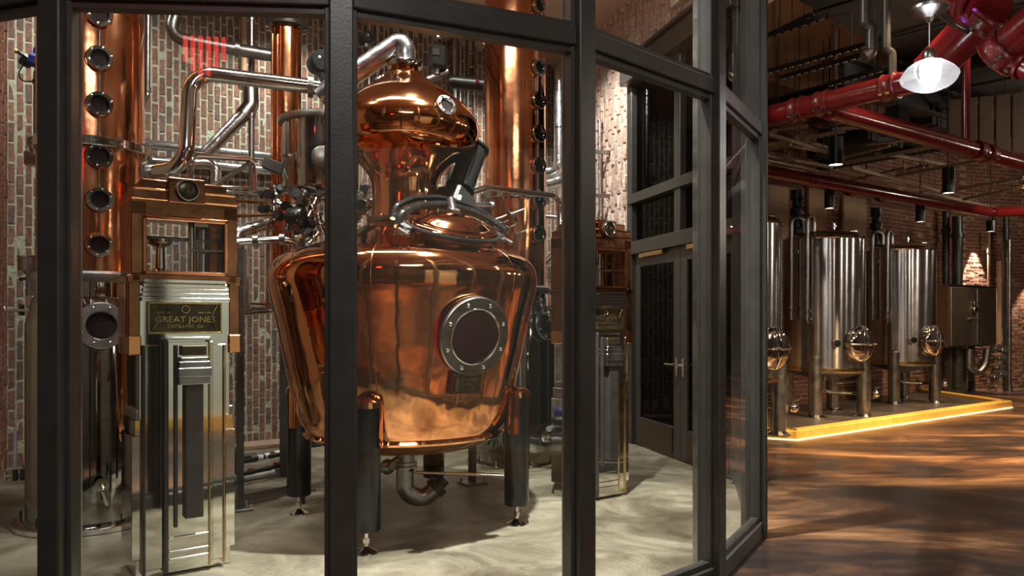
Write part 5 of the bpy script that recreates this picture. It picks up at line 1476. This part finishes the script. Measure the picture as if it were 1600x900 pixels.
    b = B(); b.cyl((0.38, -0.55, 0.40), (0.56, -0.55, 0.40), 0.045); b.ball((0.47, -0.57, 0.40), 0.065); b.cyl((0.47, -0.57, 0.40), (0.47, -0.57, 0.50), 0.02); b.tube([(0.42, -0.62, 0.50), (0.54, -0.6, 0.51)], 0.014); part('outlet_valve', b, STEEL, op)
    return r
T1 = Vector(((1288 - 800) / F * 12.1, 12.1, 0)); T2 = Vector(((1405 - 800) / F * 14.0, 14.0, 0)); T0 = Vector(((1148 - 800) / F * 10.25, 10.25, 0))
tk = tank(T1, 'middle steel tank, seen whole, with two pipes down its front')
dup(tk, T2, UANG, 'far steel tank beside the wall cabinet')
dup(tk, T0, UANG, 'near steel tank cut off by the glass screen post')

# steel control cabinet on the far wall
cp = P(1482, 500, 15.2)
hz0, hz1 = zat(543, 15.2), zat(446, 15.2)
cab = empty('control_cabinet', (cp.x, cp.y, hz0), UANG, 'brushed steel double door cabinet on the far brick wall', 'cabinet')
cw, cdp, ch = 2.05, 0.46, hz1 - hz0
vloc = Vector((V.dot(U), V.dot(-N), 0)).normalized()
b = B(); b.prism([(0, 0), (cw, 0), (cw + vloc.x * cdp, vloc.y * cdp), (vloc.x * cdp, vloc.y * cdp)], ch); part('case', b, CABM, cab)
for k, (x0, x1) in enumerate(((0.03, 0.90), (1.15, cw - 0.03))):
    b = B(); b.box(((x0 + x1) / 2, -0.02, ch / 2), (x1 - x0, 0.04, ch - 0.06), bev=0.008); dd_ = part('door', b, CABM, cab)
    b = B(); hx = x1 - 0.05 if k == 0 else x0 + 0.06; b.box((hx, -0.06, ch * 0.46), (0.20, 0.03, 0.03), bev=0.006); part('handle', b, STEEL, dd_)
b = B(); b.box((1.025, -0.012, ch / 2), (0.22, 0.02, ch - 0.04)); part('centre_strip', b, BLACKM, cab)
b = B(); b.cyl((0.99, -0.04, ch * 0.62), (0.99, -0.09, ch * 0.62), 0.07); b.cyl((0.99, -0.05, ch * 0.72), (0.99, -0.08, ch * 0.72), 0.05); part('rotary_switch', b, STEEL, cab)
b = B(); b.box((cw / 2, -0.0, ch + 0.012), (cw + 0.02, 0.06, 0.024)); part('top_edge', b, STEEL, cab)
for x in (0.55, 1.55):
    b = B(); b.box((x, 0.25, -hz0 / 2), (0.10, 0.10, hz0)); part('stand_leg', b, BLACKM, cab)
# loop of hose below the cabinet, uprights beside it
def wallA(px, py, off=0.15):
    k = (px - 800) / F
    a = WA0 + N * off
    s = (k * a.y - a.x) / (U.x - k * U.y)
    return P(px, py, a.y + U.y * s)
b = B(); b.tube([P(1514, 545, 15.9), P(1514, 572, 15.9), P(1520, 580, 15.9), P(1530, 582, 15.9), P(1540, 570, 15.9), P(1543, 545, 15.9)], 0.075, R=0.3, segs=16)
solo('looped_hose', b, STEEL_D, 'thick grey hose looping under the cabinet', 'hose')
for k, (x, y0, y1, Y, r, m, lab) in enumerate(((1496, 338, 606, 16.0, 0.10, BLACKM, 'broad dark riser left of the lit brick'), (1478, 330, 445, 16.2, 0.07, BLACKM, 'dark riser running down to the cabinet top'), (1561, 408, 606, 16.6, 0.05, TAN, 'tan pipe end standing beside the cabinet'),
                                               (1572, 330, 606, 16.8, 0.06, BLACKM, 'black riser in front of the lit end wall'), (1577, 375, 606, 16.7, 0.045, STEEL_D, 'grey riser nearest the frame edge'), (1545, 362, 606, 16.9, 0.028, TAN, 'thin tan conduit above the cabinet'),
                                               (1505, 545, 606, 16.2, 0.06, BLACKM, 'short dark pipe under the cabinet'))):
    b = B(); b.cyl(P(x, y1, Y) if zat(y1, Y) > 0.0 else Vector((P(x, y1, Y).x, Y, 0.0)), P(x, y0, Y), r, segs=16)
    o = solo('riser_pipe', b, m, lab, 'pipe', 'risers beside the cabinet')
    b = B(); q = P(x, y0 + 30, Y); b.cyl(q - Z3 * 0.04, q + Z3 * 0.04, r * 1.3, segs=14); wpart('collar', b, m, o)
    if y1 > 600:
        b = B(); b.cyl(Vector((P(x, y0, Y).x, Y, 0.0)), Vector((P(x, y0, Y).x, Y, 0.12)), r * 1.5, segs=14); wpart('floor_collar', b, m, o)
for k, (x, y) in enumerate(((1556, 545), (1562, 560), (1558, 575), (1566, 548), (1554, 590), (1564, 585))):
    p = P(x, y, 16.3)
    b = B(); b.ball(p, 0.06); b.cyl(p - Vector((0.1, 0, 0)), p + Vector((0.1, 0, 0)), 0.035); b.cyl(p, p + Vector((0, -0.12, 0.04)), 0.022)
    o = solo('valve', b, STEEL_D, ['topmost', 'third', 'fourth', 'second', 'lowest', 'fifth'][k] + ' valve of the riser group beside the cabinet, counted downwards', 'valve', 'valves beside the cabinet')
    b = B(); b.cyl(p + Vector((0, -0.12, 0.04)), p + Vector((0, -0.14, 0.045)), 0.06); wpart('handwheel', b, STEEL, o)
b = B(); b.box(P(1462, 578, 15.3), (0.14, 0.10, 0.62), bev=0.01); solo('wall_box', b, WHITEP, 'pale narrow box hanging under the cabinet side', 'box')
# window blinds and boards between the brick piers behind the tanks
for k, (x0, x1, y0, y1, lab) in enumerate(((1262, 1290, 288, 372, 'lit tan board between two brick piers'), (1198, 1230, 288, 372, 'dim tan board behind the near tank'), (1316, 1352, 305, 380, 'shaded tan board above the middle tank'))):
    a, c = wallA(x0, y0, 0.05), wallA(x1, y0, 0.05)
    zlo = wallA(x0, y1, 0.05).z
    b = B(); m_ = (a + c) / 2; b.box(Vector((m_.x, m_.y, (a.z + zlo) / 2)), ((c - a).length, 0.06, a.z - zlo), rot=Matrix.Rotation(UANG, 3, 'Z'), bev=0.006)
    solo('window_%d' % (9 + k), b, TAN, kind='structure', label=lab)

# ------------------------------------------------------------------ red pipes
def red_pipe(pts, r, lab, coup=(), R=0.25):
    b = B(); b.tube(pts, r, R=R, segs=24, n=8)
    o = solo('red_pipe', b, REDP, lab, 'pipe', 'red painted pipes under the ceiling', ang=50)
    for q, d in coup:
        d = Vector(d).normalized()
        M = axm(q, d)
        b = B(); b.lathe([(r, -0.07), (r * 1.12, -0.066), (r * 1.2, -0.05), (r * 1.08, -0.03), (r * 1.08, 0.03), (r * 1.2, 0.05), (r * 1.12, 0.066), (r, 0.07)], 28, M, caps=False)
        cp_ = wpart('coupling', b, REDC, o)
        for a in (0.6, 0.6 + PI):
            for s in (-0.03, 0.03):
                b = B(); q2 = M @ Matrix.Translation((r * 1.27 * math.cos(a), r * 1.27 * math.sin(a), s)); b.lathe([(0.016, -0.02), (0.016, 0.012), (0, 0.02)], 6, q2); wpart('bolt', b, STEEL, cp_)
    return o
ZR = 3.50
mA, mB, mC = H(1197, 183, ZR), H(1305, 158, ZR), H(1432, 126, ZR)
dn = (mC - mA).normalized()
mL = mA - dn * 0.45
mR = mC
red_pipe([mL, mR], 0.098, 'main red pipe running from the glass screen to behind the lamp', ((H(1248, 171, ZR), dn), (H(1288, 161, ZR), dn), (H(1392, 136, ZR), dn)))
z2 = ZR - 0.06
bA, bB = mB.lerp(mA, 0.1) - Z3 * 0.06, None
bA = bA + U * 0.02
red_pipe([bA, bA + U * 9], 0.090, 'red branch pipe sloping away across the hall ceiling', ((H(1528, 235, z2), U), (H(1545, 240, z2), U)), )
lA = H(1195, 268, 3.45)
t_end = H(1528, 333, 3.45)
l2 = lA + U * ((t_end - lA).length)
red_pipe([lA - U * 0.5, l2, l2 + Vector((0.96, -0.10, 0.0)) * 3.0], 0.088, 'low red pipe along the tops of the tanks', ((H(1262, 281, 3.45), U), (H(1330, 296, 3.45), U), (H(1378, 305, 3.45), U)), R=0.3)
pD0, pD1 = P(1452, 112, 6.35), P(1544, 18, 5.9)
red_pipe([pD0, pD1], 0.155, 'thick red pipe dropping behind the pendant lamp', ((P(1534, 28, 5.95), pD1 - pD0),))
pE0, pE1 = P(1556, 14, 5.85), P(1420, -60, 6.9)
red_pipe([P(1548, 18, 5.85), pE1], 0.165, 'thick red pipe leaving the frame top beside the lamp', ((P(1530, 6, 5.95), pE1 - pE0),))
pF0, pF1 = P(1556, 92, 5.5), P(1660, 2, 5.1)
red_pipe([pF0, pF1], 0.145, 'thick red pipe at the upper corner of the hall', ((P(1566, 82, 5.45), pF1 - pF0),))
red_pipe([P(1574, 88, 5.45), P(1640, 122, 5.2)], 0.085, 'short red stub leaving the corner coupling', ((P(1590, 98, 5.38), P(1640, 122, 5.2) - P(1574, 88, 5.45)),))
b = B(); q = H(1509, 228, z2); b.cyl(q, Vector((q.x, q.y, 5.5)), 0.045); solo('red_hanger', b, REDP, 'red upright dropping to the branch pipe', 'pipe')

# ------------------------------------------------------------------ pendant lamp
LP = P(1452, 118, 5.5)
lampo = empty('pendant_lamp', LP, 0, 'bright prismatic glass pendant on a thin rod', 'lamp')
b = B(); b.lathe([(0.03, 0.115), (0.10, 0.095), (0.155, 0.055), (0.19, 0.012), (0.195, -0.01), (0.178, -0.05), (0.13, -0.085), (0.05, -0.115), (0.0, -0.12)], 10, caps=False)
part('glass_shade', b, PRISM, lampo, 'glowing faceted glass shade', ang=20)
b = B(); b.ball((0, 0, 0.02), 0.055); part('bulb', b, LAMPGLOW, lampo)
b = B(); b.lathe([(0.045, 0.115), (0.05, 0.15), (0.03, 0.19), (0.012, 0.20)], 20); part('cap', b, STEEL_D, lampo)
zc = zat(28, 5.5) - LP.z
b = B(); b.cyl((0, 0, 0.19), (0, 0, zc), 0.006, segs=8); part('rod', b, STEEL_D, lampo)
b = B(); b.lathe([(0.02, zc - 0.03), (0.03, zc), (0.11, zc + 0.04), (0.13, zc + 0.055), (0.13, zc + 0.075), (0.0, zc + 0.085)], 28); part('canopy', b, STEEL_D, lampo)
b = B(); b.cyl((0.0, 0, zc + 0.07), (0.0, 0, 5.6 - LP.z), 0.03, segs=12); part('stem', b, BLACKM, lampo)
lamp('POINT', 'pendant_light', LP - Z3 * 0.3, 7, (0.97, 0.98, 1.0), None, 0.12)

# ------------------------------------------------------------------ ceiling steel
def bar(name, a, c, wd, ht, mat, label, cat, group=None, parts=None):
    d = c - a; mid = (a + c) / 2
    r = Matrix.Rotation(math.atan2(d.y, d.x), 3, 'Z')
    b = B(); b.box(mid, (d.length, wd, ht), rot=r)
    o = solo(name, b, mat, label, cat, group)
    return o, r, mid, d
# dark I beams along and across
def ibeam(a, c, h, wd, lab):
    d = c - a; mid = (a + c) / 2; r = Matrix.Rotation(math.atan2(d.y, d.x), 3, 'Z')
    b = B(); b.box(mid, (d.length, 0.03, h), rot=r)
    o = solo('ceiling_beam', b, DARKCEIL, lab, 'beam', 'dark steel ceiling beams')
    o['kind'] = 'thing'
    for s in (-1, 1):
        b = B(); b.box(mid + Z3 * s * h / 2, (d.length, wd, 0.035), rot=r); wpart('beam_flange', b, DARKCEIL, o)
ibeam(H(1420, 150, 4.6) - U * 1.6, H(1420, 150, 4.6) + U * 10, 0.36, 0.24, 'dark beam behind the pendant lamp')
# black box put in for the dark ceiling void beside the tan deck
e0, e1 = H(1262, 10, 4.9), H(1356, 65, 4.9)
ed_ = (e1 - e0).normalized(); en_ = Vector((ed_.y, -ed_.x, 0))
mid = e0 + ed_ * 4.0 + en_ * 1.25
b = B(); b.box(mid + Z3 * 0.2, (9.0, 2.5, 0.4), rot=Matrix.Rotation(math.atan2(ed_.y, ed_.x), 3, 'Z'), bev=0.01)
pln = solo('ceiling_void_box', b, DARKCEIL, 'broad black box put in for the dark ceiling void behind the pendant lamp', 'duct')
for t in (0.2, 1.6, 3.0, 4.4, 5.8, 7.2):
    b = B(); b.box(e0 + ed_ * t + en_ * 1.25 + Z3 * 0.2, (0.06, 2.54, 0.44), rot=Matrix.Rotation(math.atan2(ed_.y, ed_.x), 3, 'Z')); wpart('void_box_band', b, DARKCEIL, pln)
for k, (px, py, z, l0, l1, lab) in enumerate(((1290, 150, 4.7, 6, 3.5, 'dark cross beam above the main red pipe'), (1330, 245, 4.4, 6, 4, 'dark cross beam above the tanks'), (1540, 200, 4.7, 6, 5, 'dark cross beam over the far wall'))):
    q = H(px, py, z); ibeam(q - dn * l0, q + dn * l1, 0.26, 0.18, lab)
# perforated rails: (x1,y1,x2,y2,height)
rails = [(1197, 58, 1268, 24, 4.7), (1197, 57 + 0, 1292, 25, 4.55), (1197, 113, 1356, 69, 4.5), (1219, 122, 1352, 85, 4.4), (1293, 133, 1380, 108, 4.2), (1197, 228, 1320, 205, 4.1), (1200, 233, 1275, 220, 4.1), (1300, 240, 1200, 210, 4.0), (1197, 243, 1300, 262, 4.0),
         (1320, 255, 1500, 222, 3.9), (1330, 262, 1470, 300, 3.85), (1390, 242, 1480, 258, 4.0), (1400, 275, 1590, 240, 3.9), (1440, 300, 1560, 326, 3.8), (1470, 300, 1600, 278, 3.8), (1505, 312, 1600, 292, 3.75), (1420, 185, 1600, 140, 4.5), (1300, 203, 1380, 195, 4.2), (1240, 215, 1300, 234, 4.1)]
rail_words = ['strut rail at the very top beside the glass screen post', 'strut rail doubled just under the topmost one', 'long strut rail crossing the large tan ceiling panel', 'strut rail running alongside, below the tan ceiling panel', 'short strut rail above the main red pipe coupling', 'upper of two parallel rails behind the main red pipe', 'lower of two parallel rails behind the main red pipe', 'strut rail slanting below the pair behind the main red pipe', 'strut rail falling away just above the low red pipe by the glass post',
    'long strut rail rising to the red branch pipe from above the tanks', 'strut rail falling across the middle can light', 'short strut rail under the middle of the red branch pipe', 'strut rail rising over the far can light', 'strut rail falling beside the low red pipe near its far bend', 'strut rail rising above the bend of the low red pipe', 'lowest strut rail by the frame edge above the pipe bend', 'strut rail passing behind the pendant towards the tan bulkhead', 'short strut rail tucked under the red pipe junction', 'short strut rail falling left of the dark cross beam']
for k, (x1, y1, x2, y2, z) in enumerate(rails):
    a, c = H(x1, y1, z), H(x2, y2, z)
    d = c - a; L = d.length
    r = Matrix.Rotation(math.atan2(d.y, d.x), 3, 'Z'); mid = (a + c) / 2
    b = B()
    for s in (-0.018, 0.018):
        b.box(mid + r @ Vector((0, s, 0)), (L, 0.005, 0.04), rot=r)
    b.box(mid + Z3 * 0.025, (L, 0.041, 0.005), rot=r)
    o = solo('strut_rail', b, DARKCEIL if k < 5 else RAILM, 'galvanised ' + rail_words[k], 'rail', 'strut rails under the hall ceiling')
    n = min(60, int(L / 0.09))
    b = B()
    for q in range(n):
        b.box(a + d * ((q + 0.5) / n) + Z3 * -0.018, (0.045, 0.034, 0.014), rot=r)
    wpart('rail_teeth', b, RAILM, o, kind='stuff')
    for t in (0.15, 0.85):
        b = B(); p = a + d * t; b.cyl(p, Vector((p.x, p.y, 5.6)), 0.005, segs=6); wpart('hanger_rod', b, BLACKM, o)
# thin conduits and a junction box under the ceiling
for k, (x1, y1, x2, y2, z, r, m, lab) in enumerate(((1200, 222, 1330, 246, 4.15, 0.016, RAILM, 'thin tan conduit falling from the glass post towards the middle can light'), (1198, 250, 1385, 288, 3.9, 0.018, RAILM, 'thin tan conduit just above the low red pipe'), (1202, 256, 1385, 294, 3.85, 0.014, STEEL, 'bright thin conduit hugging the low red pipe'),
        (1236, 226, 1300, 238, 4.05, 0.022, STEEL, 'short bright pipe in the tangle left of the can light'), (1330, 282, 1415, 262, 3.9, 0.02, RAILM, 'thin conduit rising right above the far tank'), (1355, 226, 1440, 216, 4.1, 0.018, RAILM, 'thin conduit under the middle of the branch pipe'), (1402, 268, 1452, 258, 3.9, 0.024, STEEL, 'bright short pipe left of the hanging can light'),
        (1500, 258, 1600, 236, 4.0, 0.02, RAILM, 'thin conduit rising to the frame edge under the bulkhead'), (1440, 196, 1600, 150, 4.55, 0.03, DARKCEIL, 'dark conduit crossing in front of the bulkhead'), (1300, 250, 1390, 228, 4.0, 0.02, RAILM, 'thin conduit passing behind the middle can light'), (1198, 206, 1262, 196, 4.2, 0.02, RAILM, 'short thin conduit right beside the glass post'))):
    a, c = H(x1, y1, z), H(x2, y2, z)
    b = B(); b.cyl(a, c, r, segs=10)
    o = solo('ceiling_conduit', b, m, lab, 'conduit', 'thin conduits under the hall ceiling')
    for t in (0.2, 0.8):
        q = a.lerp(c, t); d = (c - a).normalized(); b = B(); b.cyl(q - d * 0.03, q + d * 0.03, r * 1.5, segs=10); wpart('coupling', b, m, o)
        b = B(); b.cyl(q, Vector((q.x, q.y, 5.6)), 0.004, segs=6); wpart('hanger_rod', b, BLACKM, o)
q = H(1402, 180, 4.2)
b = B(); b.box(q, (0.26, 0.2, 0.2), rot=Matrix.Rotation(UANG, 3, 'Z'), bev=0.01); o = solo('junction_box', b, BLACKP, 'black box hung in the angle of the red pipes', 'box')
b = B(); b.cyl(q, Vector((q.x, q.y, 5.6)), 0.012, segs=8); wpart('stem', b, BLACKM, o)
q0_, q1_ = H(1268, 232, 4.25), H(1368, 236, 4.25)
b = B(); b.cyl(q0_, q1_, 0.16, segs=24); o = solo('round_duct', b, DARKCEIL, 'round black duct behind the middle can light', 'duct')
for t in (0.1, 0.5, 0.9):
    q = q0_.lerp(q1_, t); d = (q1_ - q0_).normalized(); b = B(); b.cyl(q - d * 0.03, q + d * 0.03, 0.175, segs=24); wpart('duct_band', b, DARKCEIL, o)
    b = B(); b.cyl(q, Vector((q.x, q.y, 5.6)), 0.006, segs=6); wpart('hanger_rod', b, BLACKM, o)
# ducts and dark boxes
for k, (x0, y0, z, sx, sy, sz, lab) in enumerate(((1450, 215, 4.3, 1.6, 0.9, 0.3, 'dark duct between red branch and lamp'), (1345, 232, 4.2, 1.0, 0.8, 0.3, 'small dark duct above the tank rails'))):
    p = H(x0, y0, z)
    b = B(); b.box(p + Z3 * sz / 2, (sx, sy, sz), rot=Matrix.Rotation(UANG, 3, 'Z'), bev=0.01)
    o = solo('ceiling_duct', b, DARKCEIL, lab, 'duct', 'dark ducts under the hall ceiling')
    for s in (-0.4, 0.4):
        b = B(); b.box(p + Z3 * sz / 2 + U * sx * s, (0.05, sy + 0.03, sz + 0.03), rot=Matrix.Rotation(UANG, 3, 'Z')); wpart('duct_flange', b, DARKCEIL, o)
# tan upper wall panelling at the far right
pa, pb = H(1478, 168, 4.35), H(1660, 150, 4.35)
for k in range(7):
    a = pa.lerp(pb, k / 7); c = pa.lerp(pb, (k + 1) / 7)
    d = c - a; mid = (a + c) / 2
    if k == 0:
        b = B(); b.box(mid - Z3 * 0.28, (d.length - 0.02, 0.06, 0.75), rot=Matrix.Rotation(math.atan2(d.y, d.x), 3, 'Z'), bev=0.01)
        tp = solo('wall_upper', b, BULK, kind='structure', label='tan panelled bulkhead under the far ceiling')
    else:
        b = B(); b.box(mid - Z3 * 0.28, (d.length - 0.02, 0.06, 0.75), rot=Matrix.Rotation(math.atan2(d.y, d.x), 3, 'Z'), bev=0.01); wpart('panel', b, BULK, tp)
# grey drop pipe and fittings left of the lamp
b = B(); b.tube([P(1352, -60, 6.6), P(1352, 40, 6.6), P(1362, 42, 6.6), P(1362, 82, 6.6), P(1350, 90, 6.6)], 0.05, R=0.06, segs=14); solo('drop_pipe', b, BLACKM, 'short grey drop pipe under the dark ceiling', 'pipe')
b = B(); b.tube([P(1385, -60, 6.5), P(1385, 78, 6.5), P(1394, 82, 6.5), P(1394, 118, 6.5)], 0.035, R=0.06, segs=12); solo('drop_pipe', b, BLACKM, 'thin grey drop pipe above the main red pipe', 'pipe')
b = B(); b.tube([P(1462, 18, 5.6), P(1490, 38, 5.7), P(1545, 66, 6.3)], 0.022, R=0.1, segs=12); solo('conduit', b, BLACKM, 'dark conduit slanting behind the thick red pipe', 'conduit')
# can downlights
for k, (x, y0, y1, Y, wd, lit, lab) in enumerate(((1296, 296, 326, 11.0, 15, 1, 'black can light over the middle tank'), (1438, 318, 347, 12.6, 14, 1, 'black can light over the far tank'), (1482, 262, 302, 10.0, 18, 1, 'black can light below the branch pipe'), (1548, 345, 362, 15.0, 13, 1, 'black can light above the cabinet'), (1306, 215, 258, 9.0, 22, 0, 'black can light under the tangle of rails'))):
    c = P(x, y1, Y); h = (y1 - y0) / F * Y; r = wd / 2 / F * Y
    rt = empty('can_light', c, 0, lab, 'downlight', 'black can downlights')
    b = B(); b.lathe([(r, 0.0), (r, h)], 24, caps=False); b.lathe([(r, h), (0, h)], 24, caps=False); part('can', b, BLACKP, rt)
    b = B(); b.lathe([(0, 0.012), (r * 0.92, 0.012)], 24, caps=False); part('lens', b, DOWNGLOW, rt)
    b = B(); b.cyl((0, 0, h), (0, 0, 5.6 - c.z), 0.012, segs=8); part('stem', b, BLACKM, rt)
    lamp('SPOT', 'can_beam', c - Z3 * 0.05, 120, WARM, c - Z3 * 2, 0.05, 70, 0.5)
# wall washer making the pointed scallop on the far brick
sp_ = WA + WBd * 0.32 + WBn * 0.2
lamp('SPOT', 'wall_washer', (sp_.x, sp_.y, 3.5), 900, (1.0, 0.88, 0.70), (sp_.x, sp_.y + 0.12, 1.5), 0.02, 40, 0.15)
sp_ = WA + WBd * 1.9 + WBn * 0.30
lamp('SPOT', 'wall_washer', (sp_.x, sp_.y, 2.6), 160, (1.0, 0.80, 0.56), (sp_.x + 0.1, sp_.y + 0.25, 0.6), 0.03, 80, 0.4)

# red tube sign hung in the lobby, mirrored faintly in the glass
sg = Vector((-2.18, -0.46, 3.82))
sign = empty('neon_sign', sg, 0, 'red glowing tube sign of upright bars, seen only mirrored in the glass', 'sign')
b = B(); b.box((0, -0.05, 0), (0.44, 0.03, 0.46), bev=0.01); part('back_board', b, BLACKM, sign)
NEON = emis('red_neon', (1.0, 0.05, 0.04), 16.0)
for k, hh in enumerate((0.22, 0.30, 0.36, 0.33, 0.26, 0.20)):
    b = B(); b.cyl((-0.16 + 0.064 * k, 0.0, 0.2 - hh), (-0.16 + 0.064 * k, 0.0, 0.2), 0.02); part('tube', b, NEON, sign)
b = B(); b.cyl((0, -0.05, 0.23), (0, -0.05, 5.6 - sg.z), 0.01); part('hanger', b, BLACKM, sign)
